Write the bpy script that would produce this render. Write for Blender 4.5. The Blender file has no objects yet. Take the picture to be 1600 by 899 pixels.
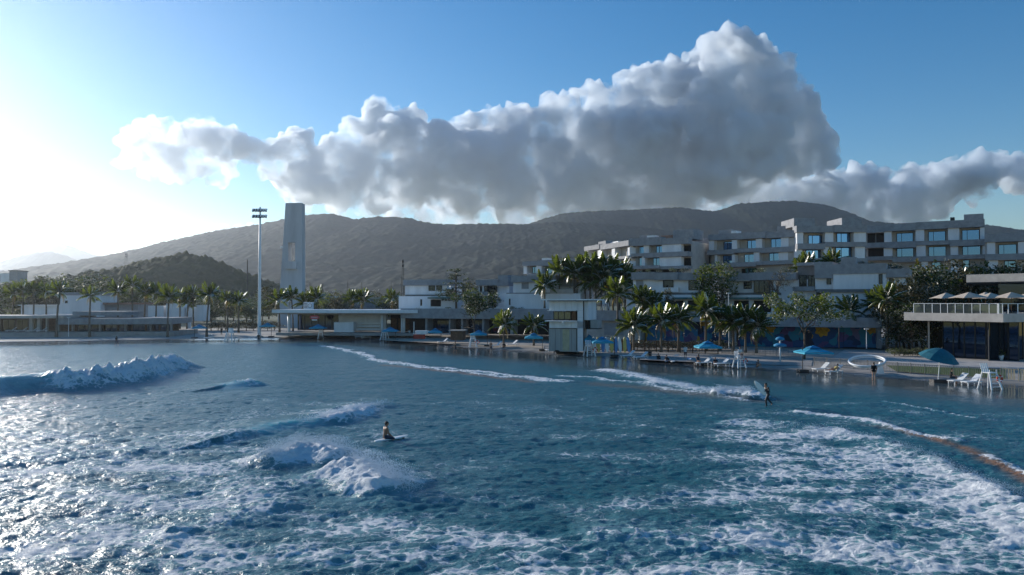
import bpy, bmesh, math, random
import numpy as np
from mathutils import Vector, Matrix
R = math.radians
random.seed(7)
sc = bpy.context.scene
COL = sc.collection

# ------------------------------------------------------------------ camera
CAM_H, FPX = 7.5, 1142.0
PITCH = math.atan(22.5 / FPX)
cam = bpy.data.cameras.new('camera')
cam.sensor_width = 36.0
cam.lens = FPX / 1600.0 * 36.0
cam.clip_start, cam.clip_end = 0.1, 40000.0
cam_o = bpy.data.objects.new('camera', cam)
cam_o.location = (0, 0, CAM_H)
cam_o.rotation_euler = (R(90) + PITCH, 0, 0)
COL.objects.link(cam_o)
sc.camera = cam_o

# ------------------------------------------------------------------ sky and sun
SUN_AZ, SUN_EL = R(-48.0), R(15.0)          # azimuth from +Y towards +X
SKY_STRENGTH, SUN_STRENGTH, EXPOSURE = 0.118, 4.8, 0.22
world = bpy.data.worlds.new('World')
sc.world = world
world.use_nodes = True
wn = world.node_tree
bg = wn.nodes['Background']
sky = wn.nodes.new('ShaderNodeTexSky')
sky.sky_type = 'NISHITA'
sky.sun_disc = False
sky.sun_elevation = SUN_EL
sky.sun_rotation = SUN_AZ
sky.air_density = 1.0
sky.dust_density = 0.07
sky.ozone_density = 2.0
sky.altitude = 10
hs = wn.nodes.new('ShaderNodeHueSaturation'); hs.inputs['Saturation'].default_value = 1.42
wn.links.new(sky.outputs[0], hs.inputs['Color']); wb = wn.nodes.new('ShaderNodeMix'); wb.data_type = 'RGBA'; wb.blend_type = 'MULTIPLY'; wb.inputs[0].default_value = 1; wb.inputs[7].default_value = (.97, .97, 1.03, 1)
wn.links.new(hs.outputs[0], wb.inputs[6]); wn.links.new(wb.outputs[2], bg.inputs[0])
bg.inputs[1].default_value = SKY_STRENGTH
sun = bpy.data.lights.new('sun', 'SUN')
sun.energy = SUN_STRENGTH
sun.angle = R(0.6)
sun.color = (1.0, 0.93, 0.84)
sun_o = bpy.data.objects.new('sun', sun)
sd = Vector((math.sin(SUN_AZ) * math.cos(SUN_EL), math.cos(SUN_AZ) * math.cos(SUN_EL), math.sin(SUN_EL)))
sun_o.rotation_euler = sd.to_track_quat('Z', 'Y').to_euler()
sun_o.location = sd * 300
COL.objects.link(sun_o)
sc.view_settings.view_transform = 'Standard'
sc.view_settings.look = 'None'
sc.view_settings.exposure = EXPOSURE
sc.view_settings.gamma = 1.0
sc.view_settings.use_curve_mapping = False
cy = sc.cycles
cy.use_denoising = True
cy.max_bounces = 8
cy.diffuse_bounces = 3
cy.glossy_bounces = 3
cy.transmission_bounces = 4
cy.transparent_max_bounces = 6
cy.volume_bounces = 6
cy.sample_clamp_indirect = 6.0
cy.sample_clamp_direct = 0.0
cy.caustics_reflective = False
cy.caustics_refractive = False

# ------------------------------------------------------------------ pixel -> place
_cp, _sp = math.cos(PITCH), math.sin(PITCH)
def ray(px, py):
    u, v = (px - 800.0) / FPX, (449.5 - py) / FPX
    return Vector((u, _cp - _sp * v, _sp + _cp * v))
def at(px, py, Y):
    d = ray(px, py); t = Y / d.y
    return Vector((d.x * t, Y, CAM_H + d.z * t))
def gnd(px, py, z=0.0):
    d = ray(px, py); t = (z - CAM_H) / d.z
    return Vector((d.x * t, d.y * t, z))
def zat(py, Y):
    return at(800, py, Y).z
def xat(px, Y):
    return (px - 800.0) / FPX * Y / 1.0

# ------------------------------------------------------------------ noise (numpy)
def _hash(ix, iy, seed):
    h = (ix.astype(np.int64) * 374761393 + iy.astype(np.int64) * 668265263 + seed * 974634777) & 0xFFFFFFFF
    h = ((h ^ (h >> 13)) * 1274126177) & 0xFFFFFFFF
    return h ^ (h >> 16)
def perlin(x, y, seed=0):
    x = np.asarray(x, float); y = np.asarray(y, float)
    ix, iy = np.floor(x), np.floor(y)
    fx, fy = x - ix, y - iy
    u = fx * fx * fx * (fx * (fx * 6 - 15) + 10); v = fy * fy * fy * (fy * (fy * 6 - 15) + 10)
    def g(ox, oy):
        a = (_hash(ix + ox, iy + oy, seed) % 4096) * (2 * np.pi / 4096)
        return np.cos(a) * (fx - ox) + np.sin(a) * (fy - oy)
    a, b, c, d = g(0, 0), g(1, 0), g(0, 1), g(1, 1)
    return ((a * (1 - u) + b * u) * (1 - v) + (c * (1 - u) + d * u) * v) * 1.5
def fbm(x, y, octaves=4, seed=0, gain=.5, lac=2.03):
    s = 0; a = 1; t = 0
    for i in range(octaves):
        s = s + a * perlin(x, y, seed + i * 17); t += a
        x = x * lac + 5.3; y = y * lac + 1.7; a *= gain
    return s / t
def perlin3(x, y, z, seed=0):
    x = np.asarray(x, float); y = np.asarray(y, float); z = np.asarray(z, float)
    ix, iy, iz = np.floor(x), np.floor(y), np.floor(z)
    fx, fy, fz = x - ix, y - iy, z - iz
    s5 = lambda f: f * f * f * (f * (f * 6 - 15) + 10)
    u, v, w = s5(fx), s5(fy), s5(fz)
    def g(ox, oy, oz):
        h = _hash(ix + ox + (iz + oz) * 157, iy + oy + (iz + oz) * 911, seed)
        a = (h % 4096) * (2 * np.pi / 4096); c = ((h >> 12) % 1024) / 512.0 - 1.0
        s = np.sqrt(np.maximum(0, 1 - c * c))
        return s * np.cos(a) * (fx - ox) + s * np.sin(a) * (fy - oy) + c * (fz - oz)
    L = lambda a, b, t: a + (b - a) * t
    return L(L(L(g(0,0,0), g(1,0,0), u), L(g(0,1,0), g(1,1,0), u), v),
             L(L(g(0,0,1), g(1,0,1), u), L(g(0,1,1), g(1,1,1), u), v), w) * 1.4
def sstep(a, b, x):
    t = np.clip((x - a) / (b - a), 0, 1); return t * t * (3 - 2 * t)
def polydist(X, Y, pts, closed=False):
    """distance to a polyline, parameter along it (0..1) and side (+ left)"""
    best = np.full(X.shape, 1e9); par = np.zeros(X.shape); side = np.zeros(X.shape)
    n = len(pts) - 1
    for i in range(n):
        ax, ay = pts[i][0], pts[i][1]; bx, by = pts[i + 1][0], pts[i + 1][1]
        dx, dy = bx - ax, by - ay; l2 = dx * dx + dy * dy + 1e-9
        t = np.clip(((X - ax) * dx + (Y - ay) * dy) / l2, 0, 1)
        qx, qy = X - ax - t * dx, Y - ay - t * dy
        d = np.sqrt(qx * qx + qy * qy)
        m = d < best
        best = np.where(m, d, best); par = np.where(m, (i + t) / n, par)
        side = np.where(m, np.sign(dx * qy - dy * qx), side)
    return best, par, side

# ------------------------------------------------------------------ object helpers
def link(o):
    COL.objects.link(o); return o
def tag(o, label, cat, group=None, kind=None):
    if label: o['label'] = label
    if cat: o['category'] = cat
    if group: o['group'] = group
    if kind: o['kind'] = kind
    return o
def thing(name, loc, label, cat, group=None, rz=0.0, s=1.0):
    o = bpy.data.objects.new(name, None)
    o.empty_display_size = .3
    o.location = loc; o.rotation_euler = (0, 0, rz); o.scale = (s, s, s)
    link(o)
    return tag(o, label, cat, group)
class MB:
    """collects shapes into one mesh; vertices are given in the thing's own coordinates"""
    def __init__(s): s.v = []; s.f = []; s.m = []
    def add(s, vs, fs, mi=0):
        n = len(s.v); s.v += [tuple(v) for v in vs]
        for f in fs: s.f.append(tuple(i + n for i in f)); s.m.append(mi)
        return s
    def box(s, x0, y0, z0, x1, y1, z1, M=None, mi=0):
        vs = [(x0,y0,z0),(x1,y0,z0),(x1,y1,z0),(x0,y1,z0),(x0,y0,z1),(x1,y0,z1),(x1,y1,z1),(x0,y1,z1)]
        if M is not None: vs = [M @ Vector(v) for v in vs]
        return s.add(vs, [(0,3,2,1),(4,5,6,7),(0,1,5,4),(1,2,6,5),(2,3,7,6),(3,0,4,7)], mi)
    def quadprism(s, bot, top, mi=0):
        n = len(bot)
        fs = [tuple(range(n - 1, -1, -1)), tuple(range(n, 2 * n))]
        fs += [(i, (i + 1) % n, n + (i + 1) % n, n + i) for i in range(n)]
        return s.add(list(bot) + list(top), fs, mi)
    def poly(s, outline, z0, z1, mi=0):
        return s.quadprism([(x, y, z0) for x, y in outline], [(x, y, z1) for x, y in outline], mi)
    def tube(s, pts, rad, n=8, cap=True, mi=0):
        pts = [Vector(p) for p in pts]
        if not hasattr(rad, '__len__'): rad = [rad] * len(pts)
        vs, fs = [], []
        for i, p in enumerate(pts):
            d = (pts[min(i + 1, len(pts) - 1)] - pts[max(i - 1, 0)]).normalized()
            a = d.cross(Vector((0, 0, 1)) if abs(d.z) < .95 else Vector((1, 0, 0))).normalized(); b = d.cross(a)
            for k in range(n):
                t = 2 * math.pi * k / n
                vs.append(p + (a * math.cos(t) + b * math.sin(t)) * rad[i])
        for i in range(len(pts) - 1):
            for k in range(n):
                fs.append((i * n + k, i * n + (k + 1) % n, (i + 1) * n + (k + 1) % n, (i + 1) * n + k))
        if cap:
            fs.append(tuple(range(n - 1, -1, -1))); fs.append(tuple((len(pts) - 1) * n + k for k in range(n)))
        return s.add(vs, fs, mi)
    def lathe(s, prof, c=(0, 0, 0), n=16, mi=0):
        vs, fs = [], []
        for r, z in prof:
            for k in range(n):
                t = 2 * math.pi * k / n; vs.append((c[0] + r * math.cos(t), c[1] + r * math.sin(t), c[2] + z))
        for i in range(len(prof) - 1):
            for k in range(n):
                fs.append((i * n + k, i * n + (k + 1) % n, (i + 1) * n + (k + 1) % n, (i + 1) * n + k))
        fs.append(tuple(range(n - 1, -1, -1))); fs.append(tuple((len(prof) - 1) * n + k for k in range(n)))
        return s.add(vs, fs, mi)
    def torus(s, c, R_, r, M=None, n=24, k=8, mi=0, sy=1.0):
        vs, fs = [], []
        for i in range(n):
            a = 2 * math.pi * i / n
            for j in range(k):
                b = 2 * math.pi * j / k
                v = Vector(((R_ + r * math.cos(b)) * math.cos(a), (R_ * sy + r * math.cos(b)) * math.sin(a), r * math.sin(b)))
                if M is not None: v = M @ v
                vs.append(Vector(c) + v)
        for i in range(n):
            for j in range(k):
                fs.append((i * k + j, ((i + 1) % n) * k + j, ((i + 1) % n) * k + (j + 1) % k, i * k + (j + 1) % k))
        return s.add(vs, fs, mi)
    def mesh(s, name, mats, smooth=False):
        me = bpy.data.meshes.new(name)
        me.from_pydata(s.v, [], s.f)
        for m in (mats if isinstance(mats, (list, tuple)) else [mats]): me.materials.append(m)
        if any(s.m): me.polygons.foreach_set('material_index', s.m)
        if smooth: me.polygons.foreach_set('use_smooth', [True] * len(s.f))
        me.update()
        return me
    def build(s, name, mats, parent=None, smooth=False):
        o = bpy.data.objects.new(name, s.mesh(name, mats, smooth)); link(o)
        if parent is not None: o.parent = parent
        return o
def mobj(name, me, parent=None, loc=(0, 0, 0)):
    o = bpy.data.objects.new(name, me); link(o)
    if parent is not None: o.parent = parent
    o.location = loc
    return o
def copy_tree(o, parent=None):
    c = o.copy(); link(c); c.parent = parent
    for ch in o.children: copy_tree(ch, c)
    return c
def np_mesh(name, V, F, mat, smooth=True, attrs=None):
    """mesh from numpy arrays; F (n,4) or (n,3)"""
    me = bpy.data.meshes.new(name)
    V = np.asarray(V, np.float32); F = np.asarray(F, np.int32); k = F.shape[1]
    me.vertices.add(len(V)); me.vertices.foreach_set('co', V.ravel())
    me.loops.add(F.size); me.loops.foreach_set('vertex_index', F.ravel())
    me.polygons.add(len(F)); me.polygons.foreach_set('loop_start', np.arange(0, F.size, k, dtype=np.int32))
    me.polygons.foreach_set('use_smooth', np.full(len(F), smooth))
    me.update(calc_edges=True)
    for an, av in (attrs or {}).items():
        a = me.attributes.new(an, 'FLOAT', 'POINT'); a.data.foreach_set('value', np.asarray(av, np.float32).ravel())
    if mat: me.materials.append(mat)
    me.validate()
    return me
def grid_faces(nr, nc):
    i = np.arange(nr - 1)[:, None] * nc + np.arange(nc - 1)[None, :]
    return np.stack([i, i + 1, i + nc + 1, i + nc], -1).reshape(-1, 4)

# ------------------------------------------------------------------ materials
def _n(nt, t, **kw):
    n = nt.nodes.new(t)
    for k, v in kw.items(): setattr(n, k, v)
    return n
MATS = {}
def mat(name, col, rough=.7, var=.18, scale=1.2, bump=.0, bscale=20., metal=0., spec=.4, trans=0., streak=False, col2=None, emis=None):
    """procedural surface: base colour broken by two octaves of noise, optional vertical streaks and bump"""
    if name in MATS: return MATS[name]
    m = bpy.data.materials.new(name); m.use_nodes = True
    nt = m.node_tree; b = nt.nodes['Principled BSDF']; L = nt.links.new
    tc = _n(nt, 'ShaderNodeTexCoord'); mp = _n(nt, 'ShaderNodeMapping')
    geo = _n(nt, 'ShaderNodeNewGeometry')
    L(geo.outputs['Position'], mp.inputs['Vector'])
    mp.inputs['Scale'].default_value = (1, 1, .18) if streak else (1, 1, 1)
    nz = _n(nt, 'ShaderNodeTexNoise'); nz.inputs['Scale'].default_value = scale; nz.inputs['Detail'].default_value = 5
    nz.inputs['Roughness'].default_value = .65
    L(mp.outputs[0], nz.inputs['Vector'])
    mx = _n(nt, 'ShaderNodeMix', data_type='RGBA')
    c2 = col2 or tuple(c * (1 - var * 1.6) for c in col)
    c1 = tuple(min(1, c * (1 + var * .5)) for c in col)
    mx.inputs[6].default_value = (*c2, 1); mx.inputs[7].default_value = (*c1, 1)
    rp = _n(nt, 'ShaderNodeMapRange'); rp.inputs[1].default_value = .3; rp.inputs[2].default_value = .65
    L(nz.outputs[0], rp.inputs[0]); L(rp.outputs[0], mx.inputs[0]); L(mx.outputs[2], b.inputs['Base Color'])
    b.inputs['Roughness'].default_value = rough; b.inputs['Metallic'].default_value = metal
    b.inputs['Specular IOR Level'].default_value = spec
    if bump:
        n2 = _n(nt, 'ShaderNodeTexNoise'); n2.inputs['Scale'].default_value = bscale; n2.inputs['Detail'].default_value = 4
        L(geo.outputs['Position'], n2.inputs['Vector'])
        bp = _n(nt, 'ShaderNodeBump'); bp.inputs['Strength'].default_value = bump; bp.inputs['Distance'].default_value = .05
        L(n2.outputs[0], bp.inputs['Height']); L(bp.outputs[0], b.inputs['Normal'])
    MATS[name] = m
    return m
def leafmat(name, col, trans=.45, var=.5):
    if name in MATS: return MATS[name]
    m = bpy.data.materials.new(name); m.use_nodes = True
    nt = m.node_tree; L = nt.links.new
    nt.nodes.remove(nt.nodes['Principled BSDF']); out = nt.nodes['Material Output']
    d = _n(nt, 'ShaderNodeBsdfDiffuse'); t = _n(nt, 'ShaderNodeBsdfTranslucent'); g = _n(nt, 'ShaderNodeBsdfGlossy')
    geo = _n(nt, 'ShaderNodeNewGeometry'); oi = _n(nt, 'ShaderNodeObjectInfo')
    nz = _n(nt, 'ShaderNodeTexNoise'); nz.inputs['Scale'].default_value = .9; nz.inputs['Detail'].default_value = 3
    L(geo.outputs['Position'], nz.inputs['Vector'])
    ad = _n(nt, 'ShaderNodeMath', operation='ADD'); L(nz.outputs[0], ad.inputs[0]); 
    ml = _n(nt, 'ShaderNodeMath', operation='MULTIPLY_ADD'); L(geo.outputs['Random Per Island'], ml.inputs[0]); ml.inputs[1].default_value = .5; ml.inputs[2].default_value = -.25
    L(ml.outputs[0], ad.inputs[1])
    mx = _n(nt, 'ShaderNodeMix', data_type='RGBA'); L(ad.outputs[0], mx.inputs[0])
    mx.inputs[6].default_value = (*[c * (1 - var) for c in col], 1)
    mx.inputs[7].default_value = (col[0] * (1 + var) * 1.1, col[1] * (1 + var), col[2] * (1 + var * .6), 1)
    L(mx.outputs[2], d.inputs[0])
    tm = _n(nt, 'ShaderNodeMix', data_type='RGBA', blend_type='MULTIPLY'); tm.inputs[0].default_value = 1
    L(mx.outputs[2], tm.inputs[6]); tm.inputs[7].default_value = (1.6, 1.5, .6, 1)
    L(tm.outputs[2], t.inputs[0])
    a = _n(nt, 'ShaderNodeMixShader'); a.inputs[0].default_value = trans; L(d.outputs[0], a.inputs[1]); L(t.outputs[0], a.inputs[2])
    g.inputs['Roughness'].default_value = .6; g.inputs[0].default_value = (.9, .9, .85, 1)
    fr = _n(nt, 'ShaderNodeFresnel'); fr.inputs[0].default_value = 1.16
    b = _n(nt, 'ShaderNodeMixShader'); L(fr.outputs[0], b.inputs[0]); L(a.outputs[0], b.inputs[1]); L(g.outputs[0], b.inputs[2])
    L(b.outputs[0], out.inputs[0])
    MATS[name] = m
    return m
def glassmat(name, col=(.02, .03, .035), rough=.03, tint=(.40, .62, 1, 1), ior=2.2):
    """dark architectural glazing: mirror-like coat over a dim interior"""
    if name in MATS: return MATS[name]
    m = bpy.data.materials.new(name); m.use_nodes = True
    b = m.node_tree.nodes['Principled BSDF']
    b.inputs['Base Color'].default_value = (*col, 1); b.inputs['Roughness'].default_value = rough
    b.inputs['IOR'].default_value = ior
    b.inputs['Specular IOR Level'].default_value = .5; b.inputs['Specular Tint'].default_value = tint
    nt = m.node_tree; geo = _n(nt, 'ShaderNodeNewGeometry'); nz = _n(nt, 'ShaderNodeTexNoise'); nz.inputs['Scale'].default_value = .6
    nt.links.new(geo.outputs['Position'], nz.inputs['Vector'])
    bp = _n(nt, 'ShaderNodeBump'); bp.inputs['Strength'].default_value = .04; nt.links.new(nz.outputs[0], bp.inputs['Height'])
    nt.links.new(bp.outputs[0], b.inputs['Normal'])
    MATS[name] = m
    return m

# ================================================================== ground, hills, haze
SHORE = [gnd(px, py) for px, py in [(-700,540),(-300,536),(0,536),(270,532),(420,531),(560,530),(640,537),(720,545),(790,550),(850,554),(950,561),(1060,571),(1130,576),(1200,579),(1300,587),(1400,592),(1500,600),(1600,608),(1800,626),(2100,660)]]
SHORE = [(p.x, p.y) for p in SHORE]
def shore_sd(X, Y):
    d, _, s = polydist(X, Y, SHORE)
    return d * s          # + inland
def ground_z(x, y):
    s = float(shore_sd(np.array([x]), np.array([y]))[0])
    return float(np.clip(s * .07, -1.2, .30))

def sandmat():
    m = bpy.data.materials.new('beach_paving'); m.use_nodes = True
    nt = m.node_tree; b = nt.nodes['Principled BSDF']; L = nt.links.new
    geo = _n(nt, 'ShaderNodeNewGeometry')
    at_ = _n(nt, 'ShaderNodeAttribute', attribute_name='wet'); ag = _n(nt, 'ShaderNodeAttribute', attribute_name='green')
    nz = _n(nt, 'ShaderNodeTexNoise'); nz.inputs['Scale'].default_value = .35; nz.inputs['Detail'].default_value = 8; nz.inputs['Roughness'].default_value = .62
    L(geo.outputs['Position'], nz.inputs['Vector'])
    cr = _n(nt, 'ShaderNodeValToRGB'); L(nz.outputs[0], cr.inputs[0])
    cr.color_ramp.elements[0].position = .3; cr.color_ramp.elements[0].color = (.25, .22, .19, 1)
    cr.color_ramp.elements[1].position = .7; cr.color_ramp.elements[1].color = (.47, .43, .38, 1)
    wet = _n(nt, 'ShaderNodeMix', data_type='RGBA'); L(at_.outputs['Fac'], wet.inputs[0]); L(cr.outputs[0], wet.inputs[6]); wet.inputs[7].default_value = (.085, .085, .085, 1)
    gr = _n(nt, 'ShaderNodeMix', data_type='RGBA'); L(ag.outputs['Fac'], gr.inputs[0]); L(wet.outputs[2], gr.inputs[6])
    n3 = _n(nt, 'ShaderNodeTexNoise'); n3.inputs['Scale'].default_value = .12; n3.inputs['Detail'].default_value = 8; L(geo.outputs['Position'], n3.inputs['Vector'])
    c3 = _n(nt, 'ShaderNodeValToRGB'); L(n3.outputs[0], c3.inputs[0])
    c3.color_ramp.elements[0].position = .35; c3.color_ramp.elements[0].color = (.03, .05, .012, 1)
    c3.color_ramp.elements[1].position = .7; c3.color_ramp.elements[1].color = (.1, .12, .04, 1)
    L(c3.outputs[0], gr.inputs[7]); L(gr.outputs[2], b.inputs['Base Color'])
    rr = _n(nt, 'ShaderNodeMapRange'); L(at_.outputs['Fac'], rr.inputs[0]); rr.inputs[3].default_value = .8; rr.inputs[4].default_value = .12
    L(rr.outputs[0], b.inputs['Roughness'])
    return m
# ground: one sheet to the horizon, dipping below the water inside the pool
gy = np.concatenate([np.linspace(-260, 40, 16), np.linspace(46, 190, 120), np.geomspace(195, 9500, 60)])
gu = np.linspace(-1, 1, 200)
GX = gu[None, :] * (np.maximum(gy, 60)[:, None] * 1.25 + 40); GY = np.repeat(gy[:, None], 200, 1)
S = shore_sd(GX, GY)
GZ = np.clip(S * .07, -1.2, .30) + .03 * fbm(GX * .2, GY * .2, 3, 5) * sstep(0, 10, S)
wet = 1 - sstep(1.0, 4.0, S + 1.6 * fbm(GX * .12, GY * .12, 3, 9))
green = sstep(185, 215, GY) * .95
me = np_mesh('ground', np.stack([GX, GY, GZ], -1).reshape(-1, 3), grid_faces(len(gy), 200), sandmat(), True, {'wet': wet, 'green': green})
ground = mobj('ground', me); ground['kind'] = 'structure'

def forestmat(name, c0, c1, scale):
    m = bpy.data.materials.new(name); m.use_nodes = True
    nt = m.node_tree; b = nt.nodes['Principled BSDF']; L = nt.links.new
    geo = _n(nt, 'ShaderNodeNewGeometry')
    nz = _n(nt, 'ShaderNodeTexNoise'); nz.inputs['Scale'].default_value = scale; nz.inputs['Detail'].default_value = 9; nz.inputs['Roughness'].default_value = .7
    L(geo.outputs['Position'], nz.inputs['Vector'])
    cr = _n(nt, 'ShaderNodeValToRGB'); L(nz.outputs[0], cr.inputs[0])
    cr.color_ramp.elements[0].position = .36; cr.color_ramp.elements[0].color = (*c0, 1)
    cr.color_ramp.elements[1].position = .66; cr.color_ramp.elements[1].color = (*c1, 1)
    L(cr.outputs[0], b.inputs['Base Color']); b.inputs['Roughness'].default_value = .9; b.inputs['Specular IOR Level'].default_value = .1
    return m
def ridge(name, prof, Yr, depth, back, nx, ny, seed, mt, rough, crown, x0=None, x1=None, label=None):
    """a hill range whose crest follows directions prof [(px,py)..] at distance Yr, sloping to the ground in front"""
    xs = np.array([at(px, py, Yr).x for px, py in prof]); zs = np.array([at(px, py, Yr).z for px, py in prof])
    X1 = np.linspace(xs[0], xs[-1], nx); Z1 = np.interp(X1, xs, zs)
    k = 9; Z1 = np.convolve(np.pad(Z1, k // 2, mode='edge'), np.ones(k) / k, 'valid')
    t = np.linspace(0, 1.0 + back, ny)                       # 0 foot (towards the viewer) .. 1 crest .. beyond
    T, X = np.meshgrid(t, X1, indexing='ij')
    Y = Yr - depth * (1 - T)
    prof_t = np.where(T <= 1, T ** 1.25, 1 - ((T - 1) / back) ** 1.5 * 1.02)
    H = Z1[None, :] * prof_t
    big = fbm(X / (depth * .32), Y / (depth * .4), 5, seed, .55)
    H = H + rough * Z1[None, :].clip(20) * big * np.sin(np.clip(T, 0, 1) * np.pi) ** .8
    gul = 1 - np.abs(fbm(X / (depth * .16) + .6 * big, Y / (depth * .6), 4, seed + 3))
    H = H - rough * .55 * Z1[None, :].clip(20) * (1 - gul) * np.sin(np.clip(T, 0, 1) * np.pi)
    # tree crowns
    fx = crown * (2.4 if Yr < 1000 else 4.5)
    H = H + crown * (1.1 * np.abs(perlin(X / fx, Y / fx, seed + 5)) + .8 * np.abs(perlin(X / fx * 2.1, Y / fx * 2.1, seed + 6)))
    H = np.maximum(H, -2) - (T <= .001) * 3
    me = np_mesh(name, np.stack([X, Y, H], -1).reshape(-1, 3), grid_faces(ny, nx), mt, True)
    o = mobj(name, me); o['kind'] = 'structure'
    if label: o['label'] = label
    return o
F_MID = forestmat('forest_mid', (.02, .03, .009), (.07, .075, .028), .035)
F_FAR = forestmat('forest_far', (.011, .021, .014), (.03, .043, .025), .008)  # colours lowered to stand in for cloud shadow on the mountain
# main range
ridge('hills', [(60,425),(130,420),(175,405),(215,393),(250,384),(290,373),(340,362),(400,353),(440,345),(475,338),(505,335),(530,337),(553,345),(575,341),(600,340),(640,342),(660,349),(700,352),(760,351),(830,352),(870,348),(930,350),(1000,356),(1100,370),(1250,385),(1400,400)],
      2700, 1500, .5, 640, 230, 21, F_FAR, .09, 6)
# higher mountain on the right whose top meets the cloud
ridge('mountain', [(690,410),(760,375),(820,353),(850,343),(880,334),(930,331),(1000,328),(1060,325),(1100,330),(1122,331),(1150,320),(1200,316),(1240,315),(1290,321),(1328,333),(1350,346),(1420,352),(1500,358),(1545,352),(1575,358),(1640,363),(1760,372),(1900,390)],
      3300, 1500, .4, 560, 180, 33, F_FAR, .09, 6)
# small wooded hill in front
ridge('wooded_hill', [(60,452),(100,444),(140,436),(180,427),(215,416),(250,408),(275,403),(295,401),(320,406),(345,416),(370,428),(395,438),(420,448),(440,455),(470,463),(520,468)],
      620, 270, .5, 420, 150, 41, F_MID, .12, 4.5)
# faint hills towards the sun
ridge('far_hills', [(-260,420),(-180,405),(-100,412),(-30,418),(0,412),(30,402),(60,396),(80,395),(100,400),(125,412),(150,425),(190,440)],
      4600, 900, .5, 240, 60, 51, F_FAR, .08, 10)
ridge('farthest_hills', [(-420,400),(-300,388),(-150,396),(-60,392),(0,385),(40,380),(75,378),(110,385),(140,398),(180,408),(220,430),(300,450)],
      6200, 900, .5, 240, 60, 61, F_FAR, .08, 12)

# sea of air: one closed box round the camera and everything on the ground
hz = MB().box(-6500, -320, -4, 6500, 7600, 570)
hm = bpy.data.materials.new('haze'); hm.use_nodes = True
_nt = hm.node_tree; _nt.nodes.remove(_nt.nodes['Principled BSDF'])
pv = _n(_nt, 'ShaderNodeVolumePrincipled'); pv.inputs['Color'].default_value = (.80, .89, 1, 1)
pv.inputs['Density'].default_value = .00007; pv.inputs['Anisotropy'].default_value = .68
_nt.links.new(pv.outputs[0], _nt.nodes['Material Output'].inputs['Volume'])
haze = hz.build('haze', hm); haze['kind'] = 'stuff'; haze['label'] = 'pale sunlit haze filling the bay'

# ================================================================== clouds (real volumes, 8 to 9 km away, above the haze)
def cloudmat(density, g=.35, name='cloud', lo=.40, hi=.58, scale=.0022):
    """blue-tinted droplets, torn into denser and thinner parts by noise"""
    m = bpy.data.materials.new(name); m.use_nodes = True
    nt = m.node_tree; nt.nodes.remove(nt.nodes['Principled BSDF'])
    v = _n(nt, 'ShaderNodeVolumePrincipled'); v.inputs['Color'].default_value = (.89, .945, 1.0, 1); v.inputs['Anisotropy'].default_value = g  # blue put into the scatter colour to imitate the base's bluish shade
    tc = _n(nt, 'ShaderNodeTexCoord'); nz = _n(nt, 'ShaderNodeTexNoise'); nz.inputs['Scale'].default_value = scale; nz.inputs['Detail'].default_value = 5; nz.inputs['Roughness'].default_value = .62
    nt.links.new(tc.outputs['Object'], nz.inputs['Vector'])
    mr = _n(nt, 'ShaderNodeMapRange', interpolation_type='SMOOTHSTEP'); mr.inputs[1].default_value = lo; mr.inputs[2].default_value = hi; mr.inputs[3].default_value = .02 * density; mr.inputs[4].default_value = density
    nt.links.new(nz.outputs[0], mr.inputs[0]); nt.links.new(mr.outputs[0], v.inputs['Density'])
    nt.links.new(v.outputs[0], nt.nodes['Material Output'].inputs['Volume'])
    return m
def eval_mesh(o):
    dg = bpy.context.evaluated_depsgraph_get(); dg.update()
    return bpy.data.meshes.new_from_object(o.evaluated_get(dg))
_bm = bmesh.new(); bmesh.ops.create_icosphere(_bm, subdivisions=1, radius=1); ICO1 = (np.array([v.co[:] for v in _bm.verts]), np.array([[v.index for v in f.verts] for f in _bm.faces])); _bm.free()
_bm = bmesh.new(); bmesh.ops.create_icosphere(_bm, subdivisions=2, radius=1); ICO2 = (np.array([v.co[:] for v in _bm.verts]), np.array([[v.index for v in f.verts] for f in _bm.faces])); _bm.free()
def balls_mesh(C, Rr, ico):
    V = (np.asarray(C)[:, None, :] + ico[0][None] * np.asarray(Rr).reshape(len(C), 1, -1)).reshape(-1, 3)
    F = (np.arange(len(C))[:, None, None] * len(ico[0]) + ico[1][None]).reshape(-1, 3)
    return np_mesh('tmp', V, F, None)
def remesh_spheres(spheres, voxel, sub=2):
    me = balls_mesh([tuple(c) for c, r, q in spheres], [[r * k for k in q] for c, r, q in spheres], ICO2)
    o = bpy.data.objects.new('tmp', me); link(o)
    md = o.modifiers.new('r', 'REMESH'); md.mode = 'VOXEL'; md.voxel_size = voxel
    me2 = eval_mesh(o)
    bpy.data.objects.remove(o); bpy.data.meshes.remove(me)
    return me2
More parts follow.
